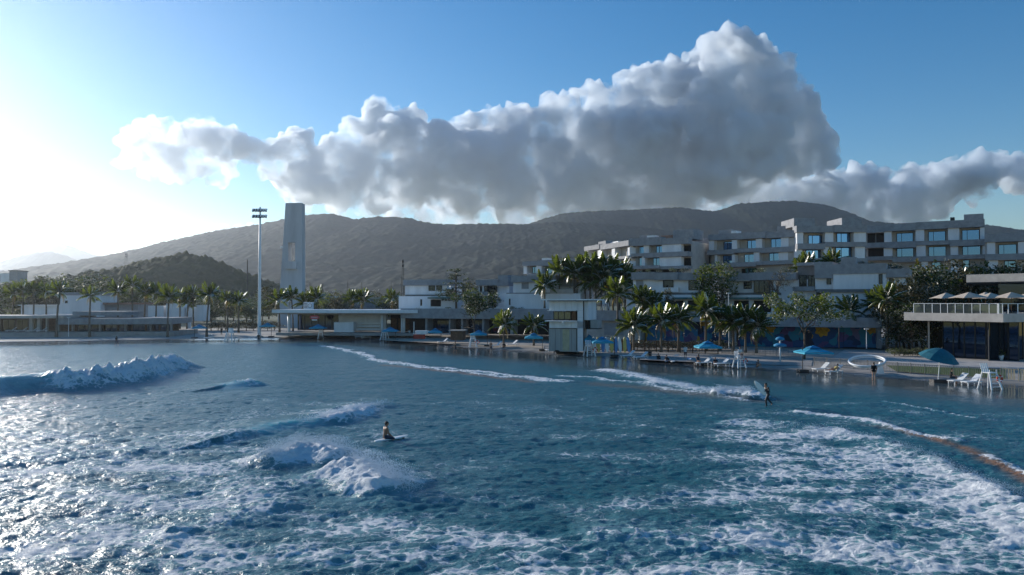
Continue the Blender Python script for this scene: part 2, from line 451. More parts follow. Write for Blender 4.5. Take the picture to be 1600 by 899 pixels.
def make_cloud(label, Y, circles, voxel, mt, seed, depth=1.3, amp=1.0):
    rnd = random.Random(seed); sp = []
    k = Y / FPX
    for px, py, r in circles:
        n = 2 if r > 24 else 1
        for j in range(n):
            c = at(px + rnd.uniform(-.15, .15) * r, py + rnd.uniform(-.1, .1) * r, Y + rnd.uniform(-1, 1) * r * k * depth)
            sp.append((c, r * k * rnd.uniform(1.04, 1.26), (1.15, 1.1, 1.0)))
    me = remesh_spheres(sp, voxel)
    n = len(me.vertices); co = np.empty(n * 3, np.float32); no = np.empty(n * 3, np.float32)
    me.vertices.foreach_get('co', co); me.vertices.foreach_get('normal', no)
    co = co.reshape(-1, 3).astype(float); no = no.reshape(-1, 3)
    d = np.zeros(n)
    for wl, a in ((420, 110), (210, 85), (105, 55), (62, 30)):
        q = co / wl
        d += a * (np.abs(perlin3(q[:, 0], q[:, 1], q[:, 2], seed)) * 2.2 - .55)
    co += no * (d * amp)[:, None]
    cen = co.mean(0); co -= cen
    me.vertices.foreach_set('co', co.astype(np.float32).ravel()); me.update()
    t = bpy.data.objects.new('t', me); link(t); md = t.modifiers.new('r', 'REMESH'); md.mode = 'VOXEL'; md.voxel_size = voxel * .85
    me2 = eval_mesh(t); bpy.data.objects.remove(t); bpy.data.meshes.remove(me); me = me2
    me.materials.clear(); me.materials.append(mt)
    me.polygons.foreach_set('use_smooth', np.full(len(me.polygons), True))
    me.name = 'cloud'
    o = mobj('cloud', me, None, cen)
    return tag(o, label, 'cloud')
CL_A = cloudmat(.02, .4, 'cloud_dense', .41, .60, .0030); CL_B = cloudmat(.012, .45, 'cloud_thin', .45, .64, .0034)
make_cloud('huge cumulus with a towering white head and dark grey base over the mountain', 8600,
  [(1140,92,40),(1105,112,36),(1180,122,42),(1070,132,33),(1130,150,56),(1195,170,52),(1218,208,56),(1250,225,42),(1010,132,30),(1030,160,46),(980,152,28),(940,157,26),(900,167,26),(860,177,24),(960,190,46),(1080,210,64),(1160,220,56),(880,205,42),(812,187,26),(775,187,23),(740,197,23),(830,230,46),(700,208,20),(760,240,46),(640,187,23),(602,187,26),(562,207,26),(620,215,36),(680,240,40),(530,237,28),(580,250,40),(500,262,32),(640,278,40),(720,288,42),(800,288,46),(900,270,54),(1000,268,54),(1100,268,42),(1180,258,32),(1240,248,28),(1278,243,20),(850,306,26),(950,304,32),(1050,300,26),(1130,294,22),(740,318,17),(460,227,25),(430,250,27),(470,285,28),(530,298,30),(590,310,22),(400,240,16),(900,304,34),(980,304,38),(1060,298,34),(800,308,28),(1130,285,32),(720,308,24),(1110,185,50),(1000,215,50),(930,235,50),(1190,235,40),(700,265,40),(860,255,45)], 34, CL_A, 3)
make_cloud('pale ragged underside of the big cumulus resting on the ridge', 9700,
  [(470,300,22),(520,308,24),(570,318,24),(620,324,24),(670,330,24),(720,334,24),(780,336,24),(840,336,26),(900,332,28),(960,328,30),(1020,326,28),(1080,322,26),(1130,316,24),(1170,308,18),(440,290,16),(610,300,26),(700,312,28),(800,318,28)], 36, CL_B, 23)
make_cloud('smaller grey cloud with a bright rim beside the big cumulus', 9000,
  [(230,217,26),(270,212,27),(310,216,29),(350,226,27),(250,243,31),(300,253,31),(338,263,19),(212,236,22),(200,255,14)], 32, CL_B, 5)
make_cloud('long low white cloud bank behind the hotel roofs', 9300,
  [(1195,302,25),(1240,302,26),(1290,297,28),(1340,292,28),(1370,286,26),(1420,291,31),(1470,282,31),(1520,272,27),(1560,260,23),(1590,272,27),(1630,277,32),(1690,285,34),(1450,318,31),(1380,323,31),(1300,322,27),(1530,300,20),(1240,325,22)], 36, CL_A, 8)
make_cloud('low bright cumulus heads above the faint hills', 12500,
  [(-90,372,34),(-40,368,30),(10,380,26),(45,377,20),(80,372,19),(118,366,17),(132,354,13),(165,372,15),(182,360,12),(203,384,12),(100,388,20),(150,390,18),(60,392,22),(20,396,24)], 42, CL_A, 13)
make_cloud('small white cloud tuft peeking over the hill crest', 12000,
  [(318,366,7),(335,362,8),(352,360,7),(372,355,8),(390,352,8)], 34, CL_A, 15, amp=.5)

# ================================================================== water of the surf pool
def G(pts): return [tuple(gnd(px, py))[:2] for px, py in pts]
def watermat():
    m = bpy.data.materials.new('surf_water'); m.use_nodes = True
    nt = m.node_tree; L = nt.links.new
    out = nt.nodes['Material Output']; wb = nt.nodes['Principled BSDF']
    geo = _n(nt, 'ShaderNodeNewGeometry')
    foam = _n(nt, 'ShaderNodeAttribute', attribute_name='foam'); aer_glow = _n(nt, 'ShaderNodeAttribute', attribute_name='aerated_glow')
    sand = _n(nt, 'ShaderNodeAttribute', attribute_name='sand'); calm = _n(nt, 'ShaderNodeAttribute', attribute_name='calm')
    def math_(op, a, b=None, c=None):
        n = _n(nt, 'ShaderNodeMath', operation=op)
        for i, x in enumerate((a, b, c)):
            if x is None: continue
            if isinstance(x, (int, float)): n.inputs[i].default_value = x
            else: L(x, n.inputs[i])
        return n.outputs[0]
    def noise(sc_, det=5, ro=.6, stretch=None, dist=0.):
        n = _n(nt, 'ShaderNodeTexNoise'); n.inputs['Scale'].default_value = sc_; n.inputs['Detail'].default_value = det; n.inputs['Roughness'].default_value = ro
        n.inputs['Distortion'].default_value = dist
        if stretch:
            mp = _n(nt, 'ShaderNodeMapping'); mp.inputs['Scale'].default_value = stretch; mp.inputs['Rotation'].default_value = (0, 0, R(-14))
            L(geo.outputs['Position'], mp.inputs[0]); L(mp.outputs[0], n.inputs['Vector'])
        else: L(geo.outputs['Position'], n.inputs['Vector'])
        return n.outputs[0]
    # --- foam: lacy threads, torn holes
    lace = _n(nt, 'ShaderNodeTexVoronoi', feature='DISTANCE_TO_EDGE'); lace.inputs['Scale'].default_value = 1.5
    warp = _n(nt, 'ShaderNodeTexNoise'); warp.inputs['Scale'].default_value = 1.1; warp.inputs['Detail'].default_value = 4
    L(geo.outputs['Position'], warp.inputs['Vector'])
    wa = _n(nt, 'ShaderNodeVectorMath', operation='MULTIPLY_ADD'); L(warp.outputs['Color'], wa.inputs[0]); wa.inputs[1].default_value = (1.5, 1.5, 1.5); L(geo.outputs['Position'], wa.inputs[2])
    L(wa.outputs[0], lace.inputs['Vector'])
    thread = math_('SUBTRACT', 1.0, math_('MULTIPLY', lace.outputs['Distance'], 4.5))
    thread = math_('MAXIMUM', thread, 0.0)
    fine = noise(4.2, 8, .78, (.75, 1.25, 1), 1.2); mid = noise(1.3, 6, .68, (.8, 1.1, 1), .8)
    pat = math_('ADD', math_('MULTIPLY', thread, .34), math_('ADD', math_('MULTIPLY', fine, .80), math_('MULTIPLY', mid, .38)))   # about .45 .. 1.1
    th = math_('SUBTRACT', 1.16, math_('MULTIPLY', foam.outputs['Fac'], .80))
    fm = _n(nt, 'ShaderNodeMapRange', interpolation_type='SMOOTHSTEP'); L(math_('SUBTRACT', pat, th), fm.inputs[0]); fm.inputs[1].default_value = -.06; fm.inputs[2].default_value = .20
    fmask = math_('MULTIPLY', fm.outputs[0], .93)
    # --- water body colour
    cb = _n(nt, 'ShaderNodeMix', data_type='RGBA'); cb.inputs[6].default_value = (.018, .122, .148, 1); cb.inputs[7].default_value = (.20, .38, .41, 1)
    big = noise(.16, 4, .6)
    L(math_('MULTIPLY', aer_glow.outputs['Fac'], math_('MULTIPLY', mid, 1.5)), cb.inputs[0])
    cs = _n(nt, 'ShaderNodeMix', data_type='RGBA'); L(math_('MULTIPLY', sand.outputs['Fac'], math_('ADD', .25, math_('MULTIPLY', mid, 1.1))), cs.inputs[0])
    L(cb.outputs[2], cs.inputs[6]); cs.inputs[7].default_value = (.30, .125, .035, 1)
    csh = _n(nt, 'ShaderNodeMix', data_type='RGBA'); L(math_('MULTIPLY', calm.outputs['Fac'], .8), csh.inputs[0]); L(cs.outputs[2], csh.inputs[6]); csh.inputs[7].default_value = (.085, .105, .115, 1)
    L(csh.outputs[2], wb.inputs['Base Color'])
    lipa = _n(nt, 'ShaderNodeAttribute', attribute_name='lip'); L(lipa.outputs['Fac'], wb.inputs['Subsurface Weight'])
    wb.inputs['Subsurface Radius'].default_value = (.35, 1.0, .9); wb.inputs['Subsurface Scale'].default_value = 1.6
    wb.inputs['Roughness'].default_value = .27; wb.inputs['IOR'].default_value = 1.333
    L(math_('SUBTRACT', .27, math_('MULTIPLY', calm.outputs['Fac'], .21)), wb.inputs['Roughness'])
    # --- ripples
    r1 = noise(1.5, 4, .6, (.75, 1.5, 1)); r2 = noise(5.0, 4, .62, (.8, 1.3, 1)); r3 = noise(15., 3, .6)
    h = math_('ADD', math_('MULTIPLY', r1, .14), math_('ADD', math_('MULTIPLY', r2, .075), math_('MULTIPLY', r3, .02)))
    rough = math_('SUBTRACT', 1.0, math_('MULTIPLY', calm.outputs['Fac'], .94))
    bp = _n(nt, 'ShaderNodeBump'); bp.inputs['Distance'].default_value = 1.0; L(rough, bp.inputs['Strength']); L(h, bp.inputs['Height'])
    L(bp.outputs[0], wb.inputs['Normal'])
    # --- foam surface
    fb = _n(nt, 'ShaderNodeBsdfPrincipled'); fb.inputs['Base Color'].default_value = (.88, .90, .92, 1); fb.inputs['Roughness'].default_value = .85
    fb.inputs['Specular IOR Level'].default_value = .15
    fb.inputs['Subsurface Weight'].default_value = 0
    b2 = _n(nt, 'ShaderNodeBump'); b2.inputs['Distance'].default_value = .22; b2.inputs['Strength'].default_value = .7; L(pat, b2.inputs['Height']); L(b2.outputs[0], fb.inputs['Normal'])
    tr = _n(nt, 'ShaderNodeBsdfTranslucent'); tr.inputs[0].default_value = (.75, .84, .86, 1); L(b2.outputs[0], tr.inputs['Normal'])
    ft = _n(nt, 'ShaderNodeMixShader'); ft.inputs[0].default_value = .08; L(fb.outputs[0], ft.inputs[1]); L(tr.outputs[0], ft.inputs[2])
    ms = _n(nt, 'ShaderNodeMixShader'); L(fmask, ms.inputs[0]); L(wb.outputs[0], ms.inputs[1]); L(ft.outputs[0], ms.inputs[2])
    # thin wave lips let sunlight through
    lip = _n(nt, 'ShaderNodeAttribute', attribute_name='lip')
    t2 = _n(nt, 'ShaderNodeBsdfTranslucent'); t2.inputs[0].default_value = (.10, .42, .36, 1)
    m2 = _n(nt, 'ShaderNodeMixShader'); L(math_('MULTIPLY', lip.outputs['Fac'], math_('SUBTRACT', 1.0, fmask)), m2.inputs[0]); L(ms.outputs[0], m2.inputs[1]); L(t2.outputs[0], m2.inputs[2])
    L(ms.outputs[0], out.inputs[0])
    return m
NR, NC = 760, 800
wy = 9.0 * (185 / 9.0) ** (np.arange(NR) / (NR - 1.0)); wu = np.linspace(-1, 1, NC)
WX = wu[None, :] * (wy[:, None] * .92 + 9); WY = np.repeat(wy[:, None], NC, 1)
sdist = -shore_sd(WX, WY)                                  # + out in the pool
calm = 1 - sstep(6, 18, sdist + 3 * fbm(WX * .08, WY * .08, 3, 2))
act = sstep(2, 22, sdist)                                  # wave energy
swell = .07 * fbm(WX * .10 + 3, WY * .16, 3, 11) + .11 * fbm(WX * .28, WY * .42, 4, 12)
chop = (.085 - .035 * sstep(30, 90, WY)) * (np.abs(fbm(WX * .75, WY * 1.0, 4, 14, .55)) * -2 + .4) + .03 * fbm(WX * 2.2, WY * 2.6, 3, 15)
Z = (swell * (1.3 - .5 * sstep(30, 80, WY)) + chop) * act + .012 * fbm(WX * .5, WY * .5, 2, 16)
turb = np.zeros_like(Z); foam = np.zeros_like(Z); aer_glow = np.zeros_like(Z); sand = np.zeros_like(Z); lip = np.zeros_like(Z)
Wn1 = fbm(WX * .20, WY * .38, 5, 31, .6); Wn2 = fbm(WX * .7 + 2 * Wn1, WY * .9, 4, 32, .6)
BNX, BNY = 2.2 * fbm(WX * .25, WY * .25, 2, 40), 2.2 * fbm(WX * .25, WY * .25, 2, 41)
def band(pts, w, n1=.5, seed=0):
    k = n1 * (1 if seed % 2 else -1)
    d, t, s = polydist(WX + k * BNX, WY + k * BNY, pts)
    return d, t, s
# broad turbulent field on the right behind its ragged front
FRONT = G([(1130,652),(1180,657),(1260,663),(1330,672),(1400,690),(1450,705),(1500,725),(1560,750),(1600,770),(1700,830)])
d, t, s = band(FRONT, 1, .35, 1)
inside = np.where(s < 0, d, -d)                            # + towards the viewer
xpx = WX / WY * FPX + 800; ypx = 472 + CAM_H * FPX / WY    # where things sit, used as a handy plan coordinate
fr = sstep(.2, 1.1, inside) * sstep(940, 1230, xpx + (ypx - 700) * .25)
field = fr * (.56 + .18 * np.exp(-np.maximum(inside, 0) / 3.0))
field = np.maximum(field, .5 * sstep(735, 840, ypx) * sstep(260, 480, xpx))
field = np.maximum(field, .36 * sstep(690, 780, ypx) * sstep(760, 1000, xpx) * (1 - sstep(1500, 1700, xpx) * .2))
field = np.maximum(field, .48 * sstep(600, 720, ypx) * (1 - sstep(380, 640, xpx)))
field = np.maximum(field, .27 * act * sstep(560, 640, ypx))
foam += field * (1 + 1.55 * Wn1 + .6 * Wn2) - .04
turb += field * .55
Z += .22 * np.exp(-((inside - 1) / 1.2) ** 2) * fr * (1 + .6 * Wn2)
# shore break lines
def line(pts, w, strength, seed, h=0., nn=.5, behind=0.):
    global foam, Z, turb, aer_glow
    d, t, s = band(pts, w, nn, seed)
    e = sstep(0, .06, t) * (1 - sstep(.94, 1, t))
    g = np.exp(-(d / w) ** 2) * e
    foam = np.maximum(foam, g * strength * (1 + .5 * Wn2 + .35 * Wn1))
    Z = Z + h * np.exp(-(d / (w * 1.2)) ** 2) * e * (1 + .5 * Wn2)
    turb = np.maximum(turb, g)
    if behind:
        tr = np.exp(-np.maximum(d, 0) / behind) * e * (s > 0)
        foam = np.maximum(foam, tr * strength * .72 * (1 + .8 * Wn1 + .4 * Wn2))
    return d, t, s, e
line(G([(490,539),(530,546),(560,553),(600,566),(660,573),(750,583),(830,592),(905,598)]), .8, .8, 3, .10)
line(G([(600,567),(660,575),(750,585),(830,594),(905,600)]), .55, .85, 4, .08)
line(G([(930,578),(970,583),(1000,591),(1050,603),(1100,612),(1150,618),(1200,627)]), 1.5, .95, 5, .22)
line(G([(860,588),(920,590),(980,598),(1040,608),(1110,620),(1190,628)]), .7, .7, 6, .08)
line(G([(1120,618),(1160,620),(1185,627)]), 1.0, 1.15, 7, .28)
line(G([(1225,642),(1300,650),(1360,661),(1420,676),(1470,686),(1515,693)]), .5, .95, 8, .10, .35)
line(G([(1370,626),(1420,634),(1480,645),(1540,656)]), .22, .72, 9, .02, .2)
line(G([(1540,712),(1570,722),(1610,745)]), .35, .8, 10, .04, .2)
for pts, w, a in (([(1290,655),(1400,672),(1470,690),(1540,715),(1600,748),(1680,800)], .42, 1.0),
                  ([(600,571),(700,581),(830,597)], .55, .75), ([(930,600),(1000,606),(1080,617),(1180,627)], 1.1, .45)):
    d, t, s = band(G(pts), 1, .2, 20)
    sand = np.maximum(sand, a * np.exp(-(d / w) ** 2) * (sstep(0, .35, t) if a == 1.0 else 1))
LUMP = np.abs(perlin(WX * 1.3, WY * 1.3, 70)) + .6 * np.abs(perlin(WX * 2.9, WY * 2.9, 71)) + .4 * np.abs(perlin(WX * 6, WY * 6, 72)); WOB = perlin(WX * .35, WY * .35, 60)
# breaking waves: ridge with a steep front towards the viewer, foam on crest and back
def breaker(pts, h, wf, wb, curl, f0, f1, seed, fs=1.0, back=6.0, lip0=0., lip1=0.):
    global foam, Z, turb, lip, aer_glow
    p = G(pts)
    d, t, s = band(p, 1, .35, seed)
    q = d * s                                              # + behind the crest (away from the viewer) for left-to-right lines
    e = sstep(0, .12, t) * (1 - sstep(.8, 1, t)) if not lip0 else 1 - sstep(.8, 1, t)
    hh = h * e * (1 + .25 * WOB)
    prof = np.where(q < 0, np.exp(-(q / wf) ** 2), np.exp(-(q / wb) ** 2))
    Z = Z + hh * prof
    fe = sstep(f0 - .05, f0 + .05, t) * (1 - sstep(f1 - .04, f1 + .04, t))
    lump = LUMP
    front = np.where(q < 0, np.exp(-(q / (wf * 1.5)) ** 2), np.exp(-(q / (wb * .5)) ** 2)) * e * fe
    Z = Z + hh * .46 * lump * front
    foam = np.maximum(foam, 1.08 * fs * front * (1 + .7 * Wn2 + .3 * Wn1))
    trail = np.exp(-np.maximum(q, 0) / back) * (q > 0) * e * fe
    foam = np.maximum(foam, trail * fs * .70 * (1 + 1.0 * Wn1 + .5 * Wn2))
    aer_glow = np.maximum(aer_glow, np.exp(-(d / (wf * 2.2)) ** 2) * e * .8)
    if lip0 or lip1:
        le = sstep(lip0 - .02, lip0 + .02, t + .02) * (1 - sstep(lip1 - .06, lip1 + .06, t))
        aer_glow = np.maximum(aer_glow, 1.6 * np.where(q < 0, np.exp(-(q / (wf * 1.5)) ** 2), np.exp(-(q / .9) ** 2)) * e * le)  # lip face coloured brighter turquoise to imitate sunlight passing through the wave
        lip = np.maximum(lip, 1.0 * np.where(q < 0, np.exp(-(q / (wf * 1.6)) ** 2), np.exp(-(q / .9) ** 2)) * e * le)
    turb = np.maximum(turb, front)
breaker([(-160,640),(-60,626),(0,612),(60,608),(130,606),(200,596),(250,584),(285,575),(305,571)], 1.25, 1.5, 3.0, 0, .40, 1.0, 1, 1.0, 5, .0001, .5)
breaker([(360,606),(385,603),(415,600)], .32, .8, 2.5, 0, .3, .8, 2, .7, 2.0, .0001, .9)
breaker([(380,683),(430,672),(480,664),(520,659),(550,650),(580,639),(612,630)], .34, .8, 3.2, 0, .42, 1.0, 3, .95, 7.0, .05, .45)
breaker([(405,735),(445,722),(480,712),(520,718),(545,730)], .42, .9, 1.6, 0, .1, 1.0, 4, 1.1, 2.6)
breaker([(520,733),(560,745),(590,762),(625,775)], .34, .9, 2.0, 0, .0, 1.0, 5, 1.15, 3.0)
breaker([(330,775),(420,765),(480,752),(540,752),(590,775),(640,800)], .16, 1.0, 2.4, 0, .0, .35, 6, .55, 2.0)
breaker([(-60,735),(60,722),(160,712),(260,706)], .10, .8, 2.4, 0, .0, 1.0, 7, .35, 1.5)
breaker([(230,845),(340,822),(420,800),(470,780)], .10, .7, 1.6, 0, .1, .9, 8, .55, 1.5)
breaker([(880,835),(1000,838),(1110,858),(1180,880)], .08, .7, 1.6, 0, .0, .9, 9, .5, 1.2)
# little hillocks of churned water
Z += (.16 * np.abs(fbm(WX * 1.0 + 1.2 * Wn1, WY * 1.2, 4, 81, .6)) + .05 * np.abs(fbm(WX * 3.2, WY * 3.6, 3, 82, .6))) * np.clip(turb, 0, 1.2)
aer_glow = np.clip(np.maximum(aer_glow, 1.0 * sstep(.12, .75, foam)), 0, 1.6)
foam = np.clip(foam, 0, 1.3) * sstep(-.5, .6, sdist)
Z = np.where(sdist < 1.5, Z * sstep(-1.0, 1.5, sdist), Z)
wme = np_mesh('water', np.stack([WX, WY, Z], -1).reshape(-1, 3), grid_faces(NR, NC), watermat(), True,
              {'foam': foam, 'aerated_glow': aer_glow, 'sand': np.clip(sand, 0, 1), 'calm': np.clip(calm, 0, 1), 'lip': lip})
water = mobj('water', wme); water['kind'] = 'structure'
def water_z(x, y):
    i = int(np.clip(np.searchsorted(wy, y), 0, NR - 1)); u = x / (wy[i] * .92 + 9)
    j = int(np.clip((u + 1) / 2 * (NC - 1), 0, NC - 1)); return float(Z[i, j])

# ================================================================== buildings
WHITE = mat('white_render', (.80, .81, .83), .8, .10, .5, streak=True)
STONE = mat('grey_stone_cladding', (.32, .325, .34), .85, .16, 1.1, .25, 6)
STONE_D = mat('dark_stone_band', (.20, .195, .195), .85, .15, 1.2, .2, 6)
BEIGE = mat('beige_reveal', (.50, .47, .44), .85, .12, .6)
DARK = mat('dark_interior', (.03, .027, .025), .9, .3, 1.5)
FRAME = mat('dark_window_frame', (.025, .027, .03), .5, .1, 2)
GLASS = glassmat('blue_glazing', (.02, .045, .07), ior=4.5, tint=(.30, .56, 1, 1))
GLASSD = glassmat('dark_glazing', (.008, .012, .016), tint=(.34, .5, .9, 1), ior=1.8)
CONC = mat('pale_concrete', (.50, .46, .42), .85, .15, .8, .2, 8)
STEEL = mat('white_painted_steel', (.78, .79, .80), .45, .08, 1.5)
WOOD = mat('weathered_wood', (.17, .10, .06), .8, .35, 2.5)
TOWERM = mat('tower_concrete', (.53, .55, .58), .85, .12, .35, .25, 3, streak=True)
GREYP = mat('grey_paving', (.34, .32, .30), .85, .2, .5)
AWN = mat('green_awning', (.10, .19, .18), .7, .2, 2)
TERRA = mat('warm_brick', (.34, .20, .15), .85, .2, 2)

class Fac:
    """a facade plane from (px,Y) to (px,Y); pieces are given by where they show on it, depth v inwards"""
    def __init__(s, root, L, R_):
        s.root = root; s.o = Vector(root.location)
        s.A = Vector((xat(L[0], L[1]), L[1], 0)); s.B = Vector((xat(R_[0], R_[1]), R_[1], 0))
        s.u = (s.B - s.A).normalized(); s.n = Vector((-s.u.y, s.u.x, 0))
        if s.n.y < 0: s.n = -s.n
    def uof(s, px):
        k = (px - 800.0) / FPX            # x = k*y
        return (k * s.A.y - s.A.x) / (s.u.x - k * s.u.y)
    def P(s, px, py, v=0.0):
        """place on the facade plane (moved inwards by v) that shows at px,py"""
        u = s.uof(px); p = s.A + s.u * u
        return p + s.n * v + Vector((0, 0, zat(py, p.y)))
    def corners(s, x0, y0, x1, y1, v0, v1):
        u0, u1 = s.uof(x0), s.uof(x1); pm = s.A + s.u * ((u0 + u1) / 2)
        z1, z0 = zat(y0, pm.y), zat(y1, pm.y)
        q = []
        for z in (z0, z1):
            for (u, v) in ((u0, v0), (u1, v0), (u1, v1), (u0, v1)):
                q.append(s.A + s.u * u + s.n * v + Vector((0, 0, z)) - s.o)
        return q
    def mb(s, m, x0, y0, x1, y1, v0, v1):
        q = s.corners(x0, y0, x1, y1, v0, v1); m.quadprism(q[:4], q[4:]); return m
    def box(s, name, mt, x0, y0, x1, y1, v0, v1, parent=None):
        return s.mb(MB(), x0, y0, x1, y1, v0, v1).build(name, mt, parent or s.root)
    def window(s, x0, y0, x1, y1, v, splits=(.35,), glass=None, fw=.09, name='window'):
        q = s.corners(x0, y0, x1, y1, v - .06, v + .06)
        u0 = 0; W = (q[1] - q[0]).length; H = q[4].z - q[0].z
        base = q[0]
        def pc(m, a, b, c, d, t0, t1):
            pts = lambda t: [base + s.u * a + s.n * t + Vector((0, 0, c)), base + s.u * b + s.n * t + Vector((0, 0, c)), base + s.u * b + s.n * t + Vector((0, 0, d)), base + s.u * a + s.n * t + Vector((0, 0, d))]
            m.quadprism(pts(t0), pts(t1))
        f = MB()
        pc(f, 0, W, 0, fw, 0, .12); pc(f, 0, W, H - fw, H, 0, .12); pc(f, 0, fw, fw, H - fw, 0, .12); pc(f, W - fw, W, fw, H - fw, 0, .12)
        xs = [0] + [W * k for k in splits] + [W]
        for k in splits: pc(f, W * k - fw / 2, W * k + fw / 2, fw, H - fw, .003, .117)
        fo = f.build(name, FRAME, s.root)
        for i in range(len(xs) - 1):
            a = xs[i] + (fw if i == 0 else fw / 2); b = xs[i + 1] - (fw if i == len(xs) - 2 else fw / 2)
            g = MB(); pc(g, a, b, fw, H - fw, .05, .075); g.build('pane', glass or GLASS, fo)
        return fo
def facade_thing(name, L, R_, zbase, label, cat, group=None):
    p = Vector((xat(L[0], L[1]), L[1], zbase))
    return Fac(thing(name, p, label, cat, group), L, R_)
def block(label, L, R_, core, bands=(), panels=(), wins=(), roofs=(), dark=(), depth=12., rec=1.5, name='hotel_block', group='stepped blocks of the hillside hotel', splits=(.38,), glass=None, zb=3.0, beige=(), wallmat=None, lamps=()):
    F = facade_thing(name, L, R_, zb, label, 'building', group)
    x0, y0, x1 = core[:3]
    ybot = core[3]
    F.box('wall', wallmat or BEIGE, x0, y0, x1, ybot, rec, depth)
    for b in bands:
        pr = b[4] if len(b) > 4 else .35
        F.box('parapet', STONE, *b[:4], -pr, rec + .3)
    for p in panels: F.box('wall_panel', WHITE, *p[:4], p[4] if len(p) > 4 else .0, rec - .003)
    for p in beige: F.box('wall_panel', CONC, *p[:4], p[4] if len(p) > 4 else .05, rec - .003)
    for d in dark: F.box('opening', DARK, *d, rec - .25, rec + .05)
    for w in wins: F.window(*w[:4], rec - .1, splits=w[4] if len(w) > 4 else splits, glass=glass)
    for r in roofs: F.box('roof_box', r[6] if len(r) > 6 else STONE, *r[:4], r[4] if len(r) > 4 else 3., r[5] if len(r) > 5 else 8.)
    return F
# --- hotel on the slope
block('sunlit left wing of the stepped hotel, warm grey parapets', (915, 182), (985, 160), (916, 386, 984, 452),
  bands=[(915.5,384,939.3,391,.5),(939,379.5,984.5,387.5),(915.6,404,984,408),(915.6,419,984,425,.5)],
  panels=[(916,391,919,404),(934,391,939,404),(956,388,961,404),(981,387,984,404),(953,408,957,419),(980,408,984,419)],
  wins=[(926.5,393,933,404),(948.5,391.5,956,404),(971.5,390,978,404),(940.5,408.5,951,419),(965,408.5,976.5,419)],
  roofs=[(923.5,377,935,385,2,7),(936.5,377.5,948,381.5,3,6,STEEL)])
block('hotel block with curved white wall ends below a tall grey roof box', (984, 161), (1077, 153), (985, 378, 1076, 452),
  bands=[(984,371.8,1035,384,.5),(1035,372,1077,382),(984,396.5,1008,401),(1008,394.5,1077,402,.6),(980,415.5,1032,420.5,.8),(1032,416,1077,420.4)],
  panels=[(984.5,384,988.6,396.5),(1006,384,1014,396),(1035,381.8,1065,394.7,-.15),(1003,401,1008,415.5),(1031,402,1065,416,-.15)],
  wins=[(993.5,385.5,1003,396.5),(1021.5,384,1034.5,394.7),(989,402.5,1000,415.5),(1016.5,402,1030,415.5)],
  dark=[(1066,383,1076,394),(1066,403,1076,415),(1000,421,1060,427)],
  roofs=[(1043,357,1075,372.5,3,9),(1005,367,1018,372,2,4,STEEL),(990,366.5,1004.5,372.5,3,7),(1024,366.5,1042,372,3,7,TERRA)])
block('recessed dark hotel bay between two projecting blocks', (1077, 166), (1108, 163), (1077, 376, 1108, 452),
  bands=[(1077,373,1108,383),(1077,393,1108,400),(1077,413,1108,420)], wins=[(1089,401,1105,413)], dark=[(1078,383.5,1092,393),(1096,383.5,1107,393)],
  beige=[(1092,383,1095.5,393)])
block('hotel block stepping up to the right with a sunlit end wall', (1106, 160), (1245, 147), (1107, 372, 1232.5, 452),
  bands=[(1108,366,1153,375),(1153,363.5,1198,373.3,.5),(1198,361.5,1246,371.5),(1107,391,1148,398,.5),(1148,388.5,1189,394.5),(1189,386.5,1246,394.5,.5),(1107,412,1143,418),(1143,410,1183,417,.5),(1183,407.5,1246,413.5),(1107,428,1246,434)],
  panels=[(1108,375,1116,391),(1144,375,1152,389),(1181.5,373.2,1191,388),(1221,371.4,1233,386.6),(1144,398,1148.5,411.5),(1178,394.4,1187,410),(1217,394.4,1232,407.6),(1117,399,1121,412)],
  beige=[(1233,371.4,1246,386.6,-.1),(1232.2,394.4,1245,407.6,-.1)],
  wins=[(1126.5,377.5,1143,391),(1164,375,1181,388.6),(1201,372.5,1221,386.6),(1125.5,399,1141,412),(1159,397,1178,410),(1198,395,1217,407.6),(1160,418.5,1178,428,(.3,.7))],
  dark=[(1155,420,1159.5,428),(1179,420,1183,428)],
  roofs=[(1113.5,358,1134,367.5,3,8),(1135,359.5,1142.5,365.5,2.5,5,STEEL),(1206,351,1240,363,3,9),(1229,349.6,1238,352.5,4,6,TERRA)])
block('central hotel block with two square grey roof boxes', (1244.5, 146), (1354, 146), (1245, 360, 1353, 440),
  bands=[(1244.5,353,1303,363.6),(1303,352,1354,363.2,.5),(1245,381,1288.5,390,.5),(1288.5,378.5,1354,386),(1244.5,404.5,1273,409.5),(1273,404,1354,412,.6)],
  panels=[(1246,363.5,1256,381.2),(1290,363.5,1303,379),(1334.5,363,1353.6,379.2,-.1),(1244.8,389.8,1254,404.6),(1287.5,385.8,1299,404.2),(1336.5,385.8,1352,404.2)],
  wins=[(1268,367,1289.5,381,(.3,)),(1313,363.8,1334.3,378.6,(.33,)),(1264,389.8,1287,404.2,(.45,)),(1311,386.2,1336,404,(.36,)),(1256.6,367,1261,381,())],
  roofs=[(1244.4,340.2,1277.5,353.2,1,8),(1320,339.5,1351.5,353,1,8)])
